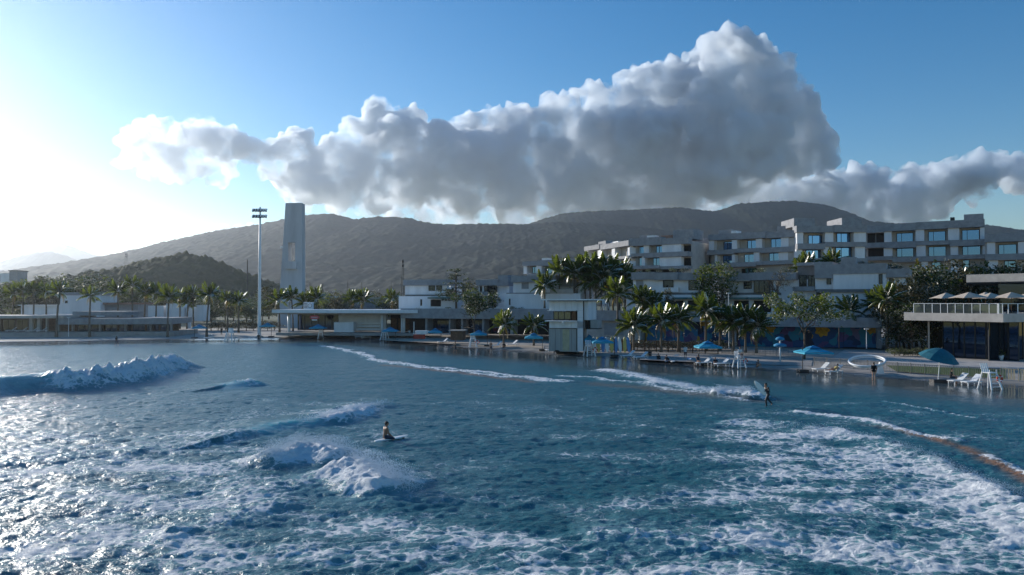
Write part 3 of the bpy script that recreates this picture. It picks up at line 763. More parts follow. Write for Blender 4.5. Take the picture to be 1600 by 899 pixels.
block('long right wing of the hotel with wide blue glazing', (1353, 160), (1542, 148), (1353, 357, 1540, 446),
  bands=[(1353,352.5,1383,363.8,.2),(1383,349.5,1432.5,361,.5),(1432.5,346.5,1482,358.3),(1482,344,1540,355.8,.5),(1351,379.6,1383,387.4),(1383,378,1432.5,387.6,.5),(1432.5,376.6,1485,383.2),(1485,375,1542,384.4,.5),(1353,401,1395,407),(1395,401,1482,409),(1482,398.5,1543,405,.5)],
  panels=[(1382.5,361,1394,378.2),(1431.5,358.2,1445,376.8),(1482.5,355.6,1500,375.2),(1532.5,355.6,1539.5,375.2),(1381.5,387.5,1395,401.2),(1432.5,383,1447,401.2),(1486,384.2,1498,398.6),(1536,384.2,1541,398.6),(1440,409,1450,430),(1486,405,1498,430)],
  wins=[(1401,363.6,1427,378.2),(1451,361,1478,376.8),(1504,358.5,1531.5,375.2),(1401,387.4,1427.5,401.2),(1451,385,1478.5,401.2),(1504.5,384.2,1533,398.6),(1456,409.2,1471,421),(1505,406,1515,423)],
  dark=[(1355,364.5,1367,379.6),(1369,364.5,1381,379.6),(1356,388,1381,401)],
  roofs=[(1507.5,334.3,1538.5,347,.5,6),(1485.5,338.3,1492.5,344.5,2,4,FRAME),(1432,344.6,1480,347,4,8,STEEL)], splits=(.3,))
block('lower right-hand end of the hotel wing with one wide window bay', (1539.5, 146), (1680, 138), (1540, 371, 1680, 446),
  bands=[(1539.5,364.8,1605,378,.4),(1605,362,1680,376,.4),(1541,397,1605,406.5,.5),(1605,395,1680,405,.5)],
  panels=[(1543,378,1556,397.2),(1592,377.8,1605,397),(1632,376,1646,395.2),(1545,406.5,1560,430)],
  wins=[(1561,381.5,1589.5,397.2),(1610,380,1632,395.2),(1570,407.3,1590,418)], splits=(.3,))
block('small upper hotel block over the left-hand villas', (817.5, 168), (906, 160), (818, 411, 905, 460),
  bands=[(817.5,408.5,842,415.5,.4),(842,406,906,414.8),(826,427,905,434,.6)],
  panels=[(818,415,823,428),(838,415,846,428),(861,414.6,872,427.2),(890,414.6,898,427.2)], beige=[(872,414.6,890,427.2)],
  wins=[(827,416.5,836,427.2),(848,416,858,427.2)], roofs=[(836,402.6,845,406.5,3,5,STEEL)], dark=[(875,417,886,427)])
# --- villas on the terrace
def villa(label, L, R_, walls, bands, wins, dark=(), awn=(), depth=9., extra=(), roofs=(), glassd=()):
    F = facade_thing('villa', L, R_, 4.0, label, 'villa', 'white villas on the terrace')
    for i, w in enumerate(walls): F.box('wall', WHITE, *w[:4], w[4] if len(w) > 4 else .0, depth - i * .01)
    for b in bands: F.box('parapet', b[5] if len(b) > 5 else STONE, *b[:4], -(b[4] if len(b) > 4 else .15), depth - .3)
    for w in wins: F.window(*w[:4], (w[5] if len(w) > 5 else 0) - .03, splits=w[4] if len(w) > 4 else (.5,), glass=GLASSD)
    for d in dark: F.box('doorway', DARK, *d[:4], (d[4] if len(d) > 4 else 0) - .05, .3)
    for a in awn: F.box('awning', AWN, *a, -1.3, .1)
    for e in extra: F.box(e[0], e[1], *e[2:8])
    for r in roofs: F.box('roof_box', STONE, *r, 2., 6.)
    for g in glassd: F.window(*g, -.02, splits=(.33, .66), glass=GLASSD)
    return F
villa('flat-roofed villa with a wide window behind the beach bar canopy', (623, 158), (712, 154),
  [(631,445,697,463,.6),(623,463,712,489,0)], [(630,437,699,446.2,.05),(631,460.6,712,463.4,-.4,STONE_D)],
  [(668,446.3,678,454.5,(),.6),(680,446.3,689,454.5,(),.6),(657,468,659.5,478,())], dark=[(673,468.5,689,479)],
  awn=[(672,464.6,706,467)], glassd=[(697.2,452,710,463)])
villa('small villa half hidden behind the layered tree', (735, 156), (795, 152),
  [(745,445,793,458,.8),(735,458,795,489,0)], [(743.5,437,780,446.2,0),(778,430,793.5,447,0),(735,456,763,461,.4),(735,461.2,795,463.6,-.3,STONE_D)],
  [(747,447.2,750.5,456,(),.8),(754,447.2,759,456,(),.8)], dark=[(743,469,755,481),(763,469,775,481)], awn=[(739,464.6,775,467)], glassd=[(762,446.5,776.5,460.5)])
villa('white villa with a shuttered square window above the long terrace', (788, 146), (907, 140),
  [(800,440,868,459,.7),(868,446,905,459,3.),(789,459,907,489,0)], [(799,431,868,441.2,.05),(866,437,893,447.5,-2.5),(790,457.6,880,461.4,-.4,STONE_D),(860,452,896,459,.2,CONC)],
  [(795.5,467,797.5,477,())], extra=[('shutter', STONE, 813,441.5,824,451.5,.62,.8)])
villa('white villa with green awnings and dark garden doors', (983, 131), (1101, 124),
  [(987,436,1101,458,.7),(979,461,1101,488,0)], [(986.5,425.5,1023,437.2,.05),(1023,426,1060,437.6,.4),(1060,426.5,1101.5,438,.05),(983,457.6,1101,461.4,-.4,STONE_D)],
  [(1034,438,1050.5,449.5,(.1,),.7),(1074,438.5,1089,453.5,(),.7),(1092,438.5,1098,453.5,(),.7),(1029,469,1032.5,481,())],
  dark=[(1051,470,1068,484),(1075,470,1092,484)], awn=[(1054,465,1076,467.6),(1077.5,465,1098,467.6)], extra=[('shutter', STONE, 992,438,1003,450,.62,.8),('balcony_wall', WHITE, 1024,449.5,1060,457,.0,.5)])
villa('villa with a big dark glass box and two awnings beside the bare tree', (1134, 126), (1212, 121),
  [(1138,437,1206,458,.7),(1134,461,1212,490,0)], [(1137,427.5,1172,438.8,.1),(1172,426,1212,438.2,.5),(1134,457.6,1212,461.8,-.4,STONE_D)],
  [(1160,440,1172.5,451.5,(),.7)], dark=[(1147,470,1170,488),(1178,470,1205,488)], awn=[(1142,465,1170,468),(1172.5,465,1206,468)], glassd=[(1178,438.6,1203,458)],
  extra=[('shade', CONC, 1152,438,1173,439.6,-.6,.5)])
villa('broad white villa with a blank wall and raised stepped parapet', (1273, 119), (1421, 112),
  [(1273,434,1302,452,.6),(1302,427,1372,452.5,0),(1372,427.5,1385,452.5,.15),(1385,432,1413,446,.8),(1284,456,1377,497,.3)],
  [(1273,409.5,1301.5,435.2,.1),(1314,402,1337,413.5,-.3),(1301.5,412.5,1385,428.2,.15),(1385,420,1421.5,433.6,.0),(1275,452,1402,457,.1,STONE_D)],
  [(1291,435.2,1298,444.5,(),.6),(1373.5,428.4,1379,444,(),.15),(1389,435,1396,444.5,(),.8)])
villa('narrow shaded villa link with a planted loggia', (1206, 124), (1274, 120),
  [(1208,437,1274,452,1.2),(1206,452,1274,490,.4)], [(1208,426,1244,438,.0),(1240,448,1274,455,.5),(1243,410,1273,415,-.8)], [(1246,430,1258,448,(.5,),1.2),(1260,430,1271,448,(.5,),1.2)], extra=[('loggia_wall', STONE_D, 1243.5,414,1273,449,1.25,2)])
# --- long terrace (podium) with shops below
def podium(label, L, R_, ytop, ypar, x0, x1, depth, piers, open_y, backmat=None):
    F = facade_thing('terrace_block', L, R_, .4, label, 'building', 'stone-clad terrace blocks')
    F.box('parapet', STONE, x0, ytop, x1, ypar, -.5, .25)
    F.box('terrace_slab', GREYP, x0, ypar - 5.2, x1, ypar - .4, .253, depth)
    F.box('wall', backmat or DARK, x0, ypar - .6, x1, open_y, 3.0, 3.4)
    for p in piers: F.box('pier', p[2] if len(p) > 2 else STONE, p[0], ypar - .5, p[1], open_y, .4, 3.02)
    return F
PA = podium('long low terrace with shaded shopfronts below, left of the lookout tower', (640, 146), (880, 134), 482.5, 498.5, 628, 880, 26, [(663,666),(700,702),(719,722),(752,755),(796,800,CONC),(860,880,CONC)], 523)
PB = podium('terrace wall with a garage-like grey front right of the lookout tower', (880, 131), (1145, 118), 485.5, 502, 880, 1146, 24, [(880,960,CONC),(960,1000,CONC),(1137,1146)], 540)
PC = podium('painted terrace block with a mural wall under its stone parapet', (1146, 117), (1377, 109), 496, 511, 1146, 1377, 26, [(1146,1149),(1370,1377)], 545)
for x0, x1 in ((669,697),(724,750),(757,794)): PA.window(x0, 501, x1, 521, 2.6, splits=(.33,.66), glass=GLASSD, name='shopfront')
PB.box('shutter', STONE, 943, 505, 972, 524, .3, .42)
# mural: flat paint on the wall behind the palms
def muralmat():
    m = bpy.data.materials.new('mural_paint'); m.use_nodes = True
    nt = m.node_tree; b = nt.nodes['Principled BSDF']; L = nt.links.new
    geo = _n(nt, 'ShaderNodeNewGeometry')
    w = _n(nt, 'ShaderNodeTexNoise'); w.inputs['Scale'].default_value = .5; w.inputs['Detail'].default_value = 3; L(geo.outputs['Position'], w.inputs['Vector'])
    va = _n(nt, 'ShaderNodeVectorMath', operation='MULTIPLY_ADD'); L(w.outputs['Color'], va.inputs[0]); va.inputs[1].default_value = (3, 3, 3); L(geo.outputs['Position'], va.inputs[2])
    v = _n(nt, 'ShaderNodeTexVoronoi'); v.inputs['Scale'].default_value = .75; L(va.outputs[0], v.inputs['Vector'])
    sp = _n(nt, 'ShaderNodeSeparateColor'); L(v.outputs['Color'], sp.inputs[0])
    cr = _n(nt, 'ShaderNodeValToRGB'); cr.color_ramp.interpolation = 'CONSTANT'; L(sp.outputs[0], cr.inputs[0])
    cols = [(0,(.01,.07,.2)),(.22,(.02,.17,.34)),(.42,(.01,.04,.12)),(.55,(.09,.06,.18)),(.66,(.02,.2,.3)),(.8,(.14,.13,.24)),(.9,(.015,.02,.05)),(.96,(.5,.28,.03))]
    e = cr.color_ramp.elements; e[0].position, e[0].color = 0, (*cols[0][1], 1); e[1].position, e[1].color = cols[1][0], (*cols[1][1], 1)
    for p, c in cols[2:]:
        k = e.new(p); k.color = (*c, 1)
    L(cr.outputs[0], b.inputs['Base Color']); b.inputs['Roughness'].default_value = .7
    return m
MURAL = muralmat()
for x0, x1 in ((1150,1205),(1205.4,1262),(1262.4,1318),(1318.4,1370)): PC.box('mural_panel', MURAL, x0, 511.5, x1, 544.5, 2.5, 2.9)
for x0, x1 in ((1002,1048),(1048.4,1092),(1092.4,1136)): PB.box('mural_panel', MURAL, x0, 503, x1, 538, 2.5, 2.9)
YEL = mat('mural_yellow', (.55, .30, .02), .7, .3, 3)
BLUEP = mat('mural_blue', (.02, .20, .55), .7, .2, 2)
for F_, px, py, r in ((PC, 1284.5, 517, 1.0), (PC, 1201, 513.5, .8), (PC, 1363, 514.5, .8)):
    m = MB(); c = F_.P(px, py, 2.47) - F_.o
    pts = [(r * (1 + .16 * math.cos(7 * a)) * math.cos(a), r * (1 + .16 * math.cos(7 * a)) * math.sin(a)) for a in [2 * math.pi * i / 28 for i in range(28)]]
    m.quadprism([c + F_.u * a + Vector((0, 0, b)) for a, b in pts], [c + F_.u * a + Vector((0, 0, b)) + F_.n * .02 for a, b in pts])
    m.build('painted_flower', YEL, F_.root)
PB.box('painted_banner', BLUEP, 1001, 504, 1019, 513, 2.44, 2.49)
m = MB()
for i, (a, b) in enumerate(((1004,1006.5),(1008.5,1011),(1013,1016))): PB.mb(m, a, 506.5, b, 509.5, 2.41, 2.437)
m.build('painted_letters', WHITE, PB.root)

# --- restaurant on the right: deep concrete slabs, glass walls, roof terrace
rt = thing('restaurant', (xat(1500, 92), 92, .4), 'glass-walled restaurant with deep concrete terrace slabs beside the lawn', 'building')
ro = Vector(rt.location)
def plan(pts, v0, v1, name, mt, parent=rt):
    """slab on plan points [(px,Y)..]"""
    q = [Vector((xat(px, Y), Y, 0)) - Vector((ro.x, ro.y, 0)) for px, Y in pts]
    return MB().quadprism([Vector((p.x, p.y, v0 - ro.z)) for p in q], [Vector((p.x, p.y, v1 - ro.z)) for p in q]).build(name, mt, parent)
zt0, zt1 = zat(503.5, 88), zat(490.5, 88)
plan([(1412,97),(1567,87),(1760,97),(1760,120),(1412,120)], zt0, zt1, 'terrace_slab', CONC)
zr0, zr1 = zat(439.5, 97), zat(427, 97)
plan([(1510,103),(1700,92),(1760,112),(1510,125)], zr0, zr1, 'roof_slab', CONC)
plan([(1560,108),(1700,99),(1740,112),(1560,122)], zt1, zr0, 'upper_wall', GLASSD)
FR = Fac(rt, (1412, 97), (1567, 87)); FR2 = Fac(rt, (1567, 87), (1760, 97))
zf = .25
for i in range(7):                                           # glazing of the ground floor
    a, b = 1449 + i * 17.2, 1449 + (i + 1) * 17.2
    FR.window(a + .15, 503.6, b - .15, 567.5 + i * .4 - 3, 3.6, splits=(), glass=GLASSD, fw=.07, name='glass_panel')
for i in range(5):
    a, b = 1572 + i * 18, 1572 + (i + 1) * 18
    FR2.window(a + .15, 503.6, b - .15, 566, 2.2, splits=(), glass=GLASSD, fw=.07, name='glass_panel')
for px in (1461, 1472): 
    p = FR.P(px, 503, 4.6) - ro
    MB().tube([(p.x, p.y, zf - ro.z), (p.x, p.y, zt0 - ro.z)], .33, 14).build('column', CONC, rt, True)
plan([(1452,112),(1700,112),(1700,114),(1452,114)], .25, zt0, 'wall', DARK)
plan([(1449,96),(1452,96),(1452,112),(1449,112)], .25, zt0, 'wall', CONC)
# railing of the roof terrace: posts, rail and glass infill
RP = [1424,1440.5,1453,1466,1477,1489,1502,1515,1528,1542,1555,1563]
m = MB(); FR.mb(m, 1424, 474.3, 1563, 475.1, .5, .58); rail = m.build('top_rail', STEEL, rt)
for px in RP: FR.box('railing_post', STEEL, px - .45, 475, px + .45, 490.6, .5, .57)
for a, b in zip(RP[:-1], RP[1:]): FR.box('railing_glass', glassmat('rail_glass', (.05, .06, .065)), a + .6, 476.2, b - .6, 489.4, .53, .55)
m = MB(); FR2.mb(m, 1568, 474.3, 1700, 475.1, .6, .68); m.build('top_rail', STEEL, rt)
for k in range(9): FR2.box('railing_post', STEEL, 1568 + k * 15, 475, 1569 + k * 15, 490.6, .6, .67)

# --- tall concrete tower with an opening
tw = thing('concrete_tower', (xat(453, 205), 205, .5), 'tall tapering pale concrete tower with a window-like opening', 'tower')
def T(px, py, dy=0.): 
    q = at(px, py, 205) - Vector(tw.location); return Vector((q.x, dy, q.z))
def tslab(name, pts, y0, y1, mt=TOWERM):
    return MB().quadprism([T(a, b, y0) for a, b in pts], [T(a, b, y1) for a, b in pts]).build(name, mt, tw)
lx = lambda y: 446.2 + (433.5 - 446.2) * (y - 317) / (511 - 317)
tslab('upper_shaft', [(lx(317),317.5),(471.2,317),(471.5,379),(lx(379),379)], 0, 3.4)
tslab('left_jamb', [(lx(379),379),(450,379),(450,409.5),(lx(409.5),409.5)], .004, 3.396)
tslab('right_jamb', [(461,379),(471.5,379),(471.6,409.5),(461,409.5)], .004, 3.396)
tslab('lower_shaft', [(lx(409.5),409.5),(471.6,409.5),(472,514),(lx(514),514)], 0, 3.4)
tslab('sill_box', [(446.8,408.8),(464.2,408.8),(464.2,420.6),(446.8,420.6)], -.9, .3)
MB().box(-.5, 0, 0, .5, .5, .6, Matrix.Translation(T(440, 388, .6))).build('bracket_lamp', STEEL, tw)

# --- flood-light mast
mast = thing('floodlight_mast', (xat(405.5, 150), 150, .28), 'very tall white mast carrying two rows of flood lights', 'light mast')
mh = zat(322, 150) - .5
MB().tube([(0, 0, 0), (0, 0, .4), (0, 0, mh * .5), (0, 0, mh)], [.46, .36, .28, .17], 12).build('pole', STEEL, mast, True)
MB().tube([(0, 0, 0), (0, 0, .25)], .8, 12).build('base_plate', CONC, mast)
for k, zz in enumerate((mh - .7, mh - 1.95)):
    MB().box(-1.4, -.08, zz - .06, 1.4, .08, zz + .06).build('crossbar', STEEL, mast)
    for i in range(6):
        x = -1.3 + i * .52
        M_ = Matrix.Translation((x, -.25, zz)) @ Matrix.Rotation(R(-28), 4, 'X') @ Matrix.Rotation(R((i - 2.5) * 9), 4, 'Z')
        h = MB().box(-.21, -.16, -.30, .21, .16, .30, M_).build('flood_light', FRAME, mast)
        MB().box(-.17, -.185, -.26, .17, -.163, .26, M_).build('lens', STEEL, h)

# --- beach bar pavilion with a thin white roof
pv_ = facade_thing('beach_pavilion', (440, 150), (657, 147), .5, 'open beach pavilion under a thin flat white roof', 'pavilion')
pv_.box('roof', STEEL, 433, 484.2, 657, 489.2, -2.5, 12)
pv_.box('ceiling', CONC, 440, 489.4, 655, 491.4, -.8, 11)
pv_.box('floor', GREYP, 438, 520, 657, 524, -2, 11)
for px in (450.5, 596.5, 627.5, 631):
    p = pv_.P(px, 500, .4) - pv_.o; MB().tube([(p.x, p.y, 0), (p.x, p.y, zat(490.5, 149) - .5)], .22 if px > 460 else .3, 10).build('column', STEEL, pv_.root, True)
for i in range(6): pv_.window(455 + i * 11, 491.5, 465.6 + i * 11, 517, 3.5, splits=(), glass=GLASSD, name='glass_panel')
m = MB()
for i in range(38): pv_.mb(m, 521 + i * 2, 491.6, 522.5 + i * 2, 518, 3.2, 3.4)
m.build('ribbed_wall', WHITE, pv_.root); pv_.box('wall', STONE, 520.5, 491.6, 597, 518.4, 3.42, 3.7)
ct = pv_.box('counter', WHITE, 520.5, 504, 551, 519.5, .6, 2.)
for k in range(3): pv_.box('bench', STEEL, 553, 505.5 + k * 4.4, 595, 507 + k * 4.4, 2.6 - k * .7, 3.3 - k * .7)
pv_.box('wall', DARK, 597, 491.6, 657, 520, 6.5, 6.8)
for a in (600, 611, 622, 634, 645): pv_.box('bar_shelf', WOOD, a, 499, a + 8.5, 517, 5.6, 6.2)
pv_.box('menu_screen', mat('blue_screen', (.03, .18, .36), .4, .2, 2), 634, 503, 646, 509, 4.4, 4.5)
PINK = mat('pink_sign', (.62, .10, .13), .6, .1, 3)
sg = thing('pink_sign', pv_.P(495, 503.5, -1.2), 'oval pink sign hanging under the pavilion roof', 'sign')
m = MB(); w = .98
pts = [(w * math.cos(a), .40 * math.sin(a) * (1 + .12 * math.cos(6 * a))) for a in [2 * math.pi * i / 24 for i in range(24)]]
m.quadprism([(a, 0, 1.0 + b) for a, b in pts], [(a, .12, 1.0 + b) for a, b in pts]).build('sign_board', PINK, sg)
MB().box(-.5, -.01, .32, .5, .11, .60).build('name_plate', WHITE, sg)
for i in range(5): MB().box(-.62 + i * .26, -.03, .9, -.46 + i * .26, -.003, 1.08).build('letter', WHITE, sg)
m = MB(); MB().tube([(0, .06, 1.4), (0, .06, 1.9)], .03, 6).build('hanger', STEEL, sg)
ac = facade_thing('air_conditioner', (474, 156), (488, 156), zat(484, 156), 'white boxy air conditioner standing on the pavilion roof', 'air conditioner')
ac.box('casing', STEEL, 474.5, 472.5, 487.5, 483.9, 0, 1.4)
p = ac.P(484.3, 478, -.03) - ac.o; m = MB(); m.torus((p.x, p.y, p.z), .42, .04, Matrix.Rotation(R(90), 3, 'X')); m.build('fan_guard', FRAME, ac.root)
for i in range(4): ac.box('grille', FRAME, 475.2, 474 + i * 2.2, 480.5, 475 + i * 2.2, -.03, .02)

# --- beach club on the left: low flat roofs in front of white walls
bc = facade_thing('beach_club', (0, 152), (275, 156), .5, 'long low beach club with stacked flat roofs behind the left shore', 'building')
bc.box('roof', CONC, -80, 493.5, 104, 497.6, -1, 14)
bc.box('roof', STONE, 92, 487.5, 178, 494, 6, 16)
bc.box('roof', STONE, 92, 497.6, 270, 507, -.5, 13)
bc.box('wall', WOOD, -80, 497.5, 92, 519, 5, 5.4)
bc.box('wall', WOOD, 92, 506.8, 272, 519, 3, 3.4)
bc.box('base', GREYP, -80, 518.6, 280, 527.5, -3, 13)
for px in (40, 52, 66, 84, 107, 150, 190, 230, 262): bc.box('pillar', BEIGE if px < 90 else STONE, px, 497.4 if px < 92 else 507, px + (5 if px < 60 else 2.5), 519, 1.5, 2.2)
for i in range(5): bc.window(-60 + i * 22, 500, -40 + i * 22, 518.8, 4.8, splits=(.5,), glass=GLASSD, name='glass_panel')
for i in range(7): bc.window(112 + i * 22, 508, 131 + i * 22, 518.6, 2.8, splits=(.5,), glass=GLASSD, name='glass_panel')
wb_ = facade_thing('white_building', (85, 190), (210, 190), .5, 'blank white slanted building behind the beach club roofs', 'building')
m = MB(); q = lambda px, py, v: Vector((xat(px, 190), 190 + v, zat(py, 190))) - wb_.o
m.quadprism([q(92,505,0), q(157,505,0), q(157,461.5,0), q(95,461.5,0)], [q(92,505,9), q(157,505,9), q(157,461.5,9), q(95,461.5,9)]); m.build('wall', WHITE, wb_.root)
wb_.box('parapet', STONE, 94, 457, 160, 461.4, -.2, 9.2); wb_.box('side_wing', STONE, 157.3, 476, 210, 505, 2, 9); wb_.box('wing_roof', TERRA, 156, 473, 212, 476, 1, 9.5); wb_.box('lean_to', WHITE, 25, 478, 92, 505, 2, 8)
wb_.box('lean_to_roof', STEEL, 22, 476.6, 91.7, 478, 1.4, 8.4)
for px, py in ((102, 470), (150, 466)): wb_.window(px, py, px + 4, py + 4, -.02, splits=(), glass=GLASSD)
gw = facade_thing('garden_wall', (225, 185), (330, 185), .5, 'row of white rendered garden walls behind the palms', 'wall')
for a, b, t in ((228,252,478),(256,284,474.5),(286,306,480),(308,318,477)): gw.box('wall', WHITE, a, t, b, 502, (a % 7) * .3, 4)
gw.box('gate_post', WHITE, 314.5, 494, 319, 512, -8, -7.4)
fb_ = facade_thing('distant_shed', (500, 230), (600, 230), .5, 'pale distant shed roofs behind the pavilion palms', 'building')
fb_.box('wall', STONE, 505, 467, 625, 500, 0, 10); fb_.box('roof', STEEL, 500, 463, 560, 467, -.5, 11); fb_.box('roof', CONC, 560.3, 465, 627, 467.3, -.5, 11)
dh = facade_thing('distant_house', (0, 420), (40, 420), 8, 'small blue-grey house far behind the trees', 'house')
dh.box('wall', STONE, 14, 424, 28, 442, 0, 8); dh.box('roof', STONE_D, 13, 422.5, 29, 424, -.5, 8.5); dh.box('side_wing', WHITE, 0, 427, 13.7, 442, 0, 7)

# --- lookout tower on the beach
lk = facade_thing('lookout_tower', (858, 103), (913, 101), .3, 'white panelled beach lookout tower with a wide control window', 'tower')
PANEL = mat('white_panel', (.74, .76, .78), .7, .1, .8, streak=True)
PANEL_D = mat('grey_panel', (.36, .37, .36), .75, .15, .8, streak=True)
lk.box('roof', STEEL, 848, 467.6, 927, 469.6, -1.2, 5.5)
lk.box('roof_edge', FRAME, 856, 469.7, 918.5, 470.8, -.3, 4.6)
lk.box('wall', PANEL_D, 857.5, 513, 903, 549.5, .02, 4.2)
xs = [858, 866, 874.5, 883.5, 893, 902, 911]
for a, b in zip(xs[:-1], xs[1:]):
    lk.box('wall_panel', PANEL, a + .1, 471, b - .1, 485, 0, .2)
    lk.box('wall_panel', PANEL, a + .1, 502.5, b - .1, 512.8, 0, .2)
for y0, y1 in ((485.2,496),(496.2,512.8),(513,527),(527.2,549.5)): lk.box('wall_panel', PANEL, 902.2, y0, 911, y1, .0, .2)
lk.box('core', PANEL_D, 858.4, 471.2, 910.6, 485, .21, 4.2); lk.box('core', PANEL_D, 858.4, 502.6, 910.6, 512.7, .21, 4.2); lk.box('core', DARK, 875, 485, 901, 502.5, 2.6, 4.1); lk.box('core', PANEL_D, 902.3, 485, 910.6, 502.5, .21, 4.2)
lk.box('side_wall', PANEL, 911.6, 470.9, 917.8, 500.5, .3, 4.4)
lk.box('ledge', STEEL, 854.5, 501, 901, 502.4, -.9, .4)
lk.box('hood', STEEL, 856, 485.1, 901, 486, -.3, .3)
lk.window(861.5, 487, 889, 501, .9, splits=(.28,.62), glass=glassmat('control_glass', (.05,.07,.075)), name='control_window'); lk.box('door', WOOD, 890, 487, 896.5, 501, .9, 1.0); lk.box('desk', FRAME, 863, 499, 888, 501, .3, .8)
lk.box('frame_strip', FRAME, 856.5, 513, 901.2, 513.8, -.06, .02); lk.box('frame_strip', FRAME, 900.6, 513.9, 901.4, 548, -.06, .02); lk.box('frame_strip', FRAME, 911.15, 471, 911.6, 547, .0, .28)
m = MB()
for i in range(5): lk.mb(m, 859 + i * 8.5, 514.5, 859.35 + i * 8.5, 549, -.01, .019)
m.build('panel_joints', STONE_D, lk.root); lk.box('door', mat('pale_yellow_door', (.45, .42, .28), .7, .15, 1.5), 879, 515, 889.5, 548.5, -.02, .018)
lk.box('equipment_box', PANEL_D, 918.5, 501, 930.5, 513.5, 1.2, 3.2); lk.box('bracket', FRAME, 911.8, 513.7, 931, 515, 1.2, 3.2); lk.box('stair_well', DARK, 912, 500.7, 917.6, 515, .9, 3.8)
m = MB(); p = lk.P(883, 503.6, -1.0) - lk.o; m.tube([p, p + Vector((0, -.25, -.12))], [.12, .2], 10); m.build('horn_speaker', STEEL, lk.root)

# ================================================================== planting
BARK = mat('palm_bark', (.16, .13, .10), .9, .3, 4, .4, 15); BARK2 = mat('tree_bark', (.12, .09, .065), .9, .35, 3, .4, 12)
PALM = leafmat('palm_leaf', (.07, .105, .026), .5); PALMY = leafmat('dry_palm_leaf', (.16, .13, .035))
LEAF_A = leafmat('leaf_dark', (.035, .06, .016)); LEAF_B = leafmat('leaf_bright', (.085, .125, .025)); LEAF_C = leafmat('leaf_olive', (.06, .062, .024))
LEAF_R = leafmat('leaf_sparse', (.09, .075, .035))
def frond_mesh(name, length, droop, nl, mt, rnd, lw=.05, ll=.54):
    """one feather frond along +X from the origin: rachis strip and paired drooping leaflets"""
    V, F = [], []
    def pt(t): return Vector((length * (t - .12 * droop * t ** 3), 0, length * (.30 * t - droop * t ** 2.1)))
    N = 9
    for i in range(N + 1):
        t = i / N; p = pt(t); w = .03 * (1 - t) + .006
        V += [p + Vector((0, w, 0)), p + Vector((0, -w, 0)), p + Vector((0, 0, w * 1.4))]
        if i: 
            a = (i - 1) * 3; F += [(a, a + 3, a + 5, a + 2), (a + 1, a + 2, a + 5, a + 4), (a, a + 1, a + 4, a + 3)]
    for i in range(nl):
        t = .14 + .86 * (i + .5) / nl; p = pt(t); d = (pt(min(1, t + .02)) - pt(t - .02)).normalized()
        L_ = ll * length * .5 * math.sin(math.pi * (t * .8 + .16)) ** .7 * rnd.uniform(.8, 1.15)
        for sgn in (-1, 1):
            out = (d * .75 + Vector((0, sgn * 1.0, 0)) + Vector((0, 0, -.28 - rnd.uniform(0, .4)))).normalized()
            tip = p + out * L_ + Vector((0, 0, -L_ * .28)); midp = p + out * L_ * .55
            wv = d * lw * length * .5
            n = len(V); V += [p - wv * .6, p + wv * .6, midp + wv, tip, midp - wv]
            F.append((n, n + 1, n + 2, n + 4)); F.append((n + 4, n + 2, n + 3))
    me = bpy.data.meshes.new(name); me.from_pydata([tuple(v) for v in V], [], F); me.materials.append(mt); me.update()
    return me
_r = random.Random(5)
FRONDS = [frond_mesh('frond', 1.0, .12, 22, PALM, _r), frond_mesh('frond', 1.0, .38, 22, PALM, _r), frond_mesh('frond', 1.0, .72, 20, PALM, _r)]
FROND_DRY = frond_mesh('frond', 1.0, .95, 10, PALMY, _r)
TRUNKS = {}
def trunk_mesh(h, lean, r0):
    key = (round(h, 0), round(lean, 1), round(r0, 2))
    if key in TRUNKS: return TRUNKS[key], key[0]
    h = max(1.0, key[0]); m = MB(); pts, rad = [], []
    for i in range(9):
        t = i / 8; pts.append((lean * t * t, .1 * lean * math.sin(t * 4), h * t)); rad.append(r0 * (1.5 - .5 * min(1, t * 6)) * (1 - .35 * t) * (1 + .06 * (i % 2)))
    m.tube(pts, rad, 8); TRUNKS[key] = m.mesh('trunk', BARK, True)
    return TRUNKS[key], h
def palm(px, ybase, ytop, Y, label, group, fl=None, n=16, dry=2, lean=0., zb=None, up=0., rnd=random.Random(11)):
    p = at(px, ybase, Y); z = p.z if zb is None else zb
    H = zat(ytop, Y) - z
    fl = (fl or max(1.5, min(3.0, H * .42))) * 1.3; n = int(n * 1.35)
    ht = max(1.0, H - fl * .45)
    me, h = trunk_mesh(ht, lean, .13 + .01 * ht)
    o = thing('palm_tree', (p.x, Y, z), label, 'palm tree', group, rnd.uniform(0, 6.28), 1.0)
    t = mobj('trunk', me, o); t.scale = (1, 1, ht / h)
    for i in range(n):
        q = i / n
        f = mobj('frond', FRONDS[0] if q < .4 else FRONDS[1] if q < .75 else FRONDS[2], o, (lean, 0, ht - .05))
        s = fl * rnd.uniform(.85, 1.1); f.scale = (s, s, s)
        f.rotation_euler = (rnd.uniform(-.3, .3), -R(62 - 62 * q * 1.1 + up + rnd.uniform(-8, 8)), i * 2.399 + rnd.uniform(-.2, .2))
    for i in range(dry):
        f = mobj('frond', FROND_DRY, o, (lean, 0, ht - .15)); s = fl * .7; f.scale = (s, s, s); f.rotation_euler = (0, R(35), rnd.uniform(0, 6.28))
    return o
g1 = 'palms along the beach club'
lab = 'tall feathery palm in the row before the garden walls'
for px, yb, yt in ((225,510,450),(243,510,448),(262,526,452),(281,508,456),(302,512,450),(323,516,451),(292,508,462)):
    palm(px, yb, yt + (px * 7) % 5, 150 if yb > 515 else 172, lab, g1, 1.9 + (px % 4) * .15, 15, 2, lean=((px * 3) % 5 - 2) * .25, zb=.28)
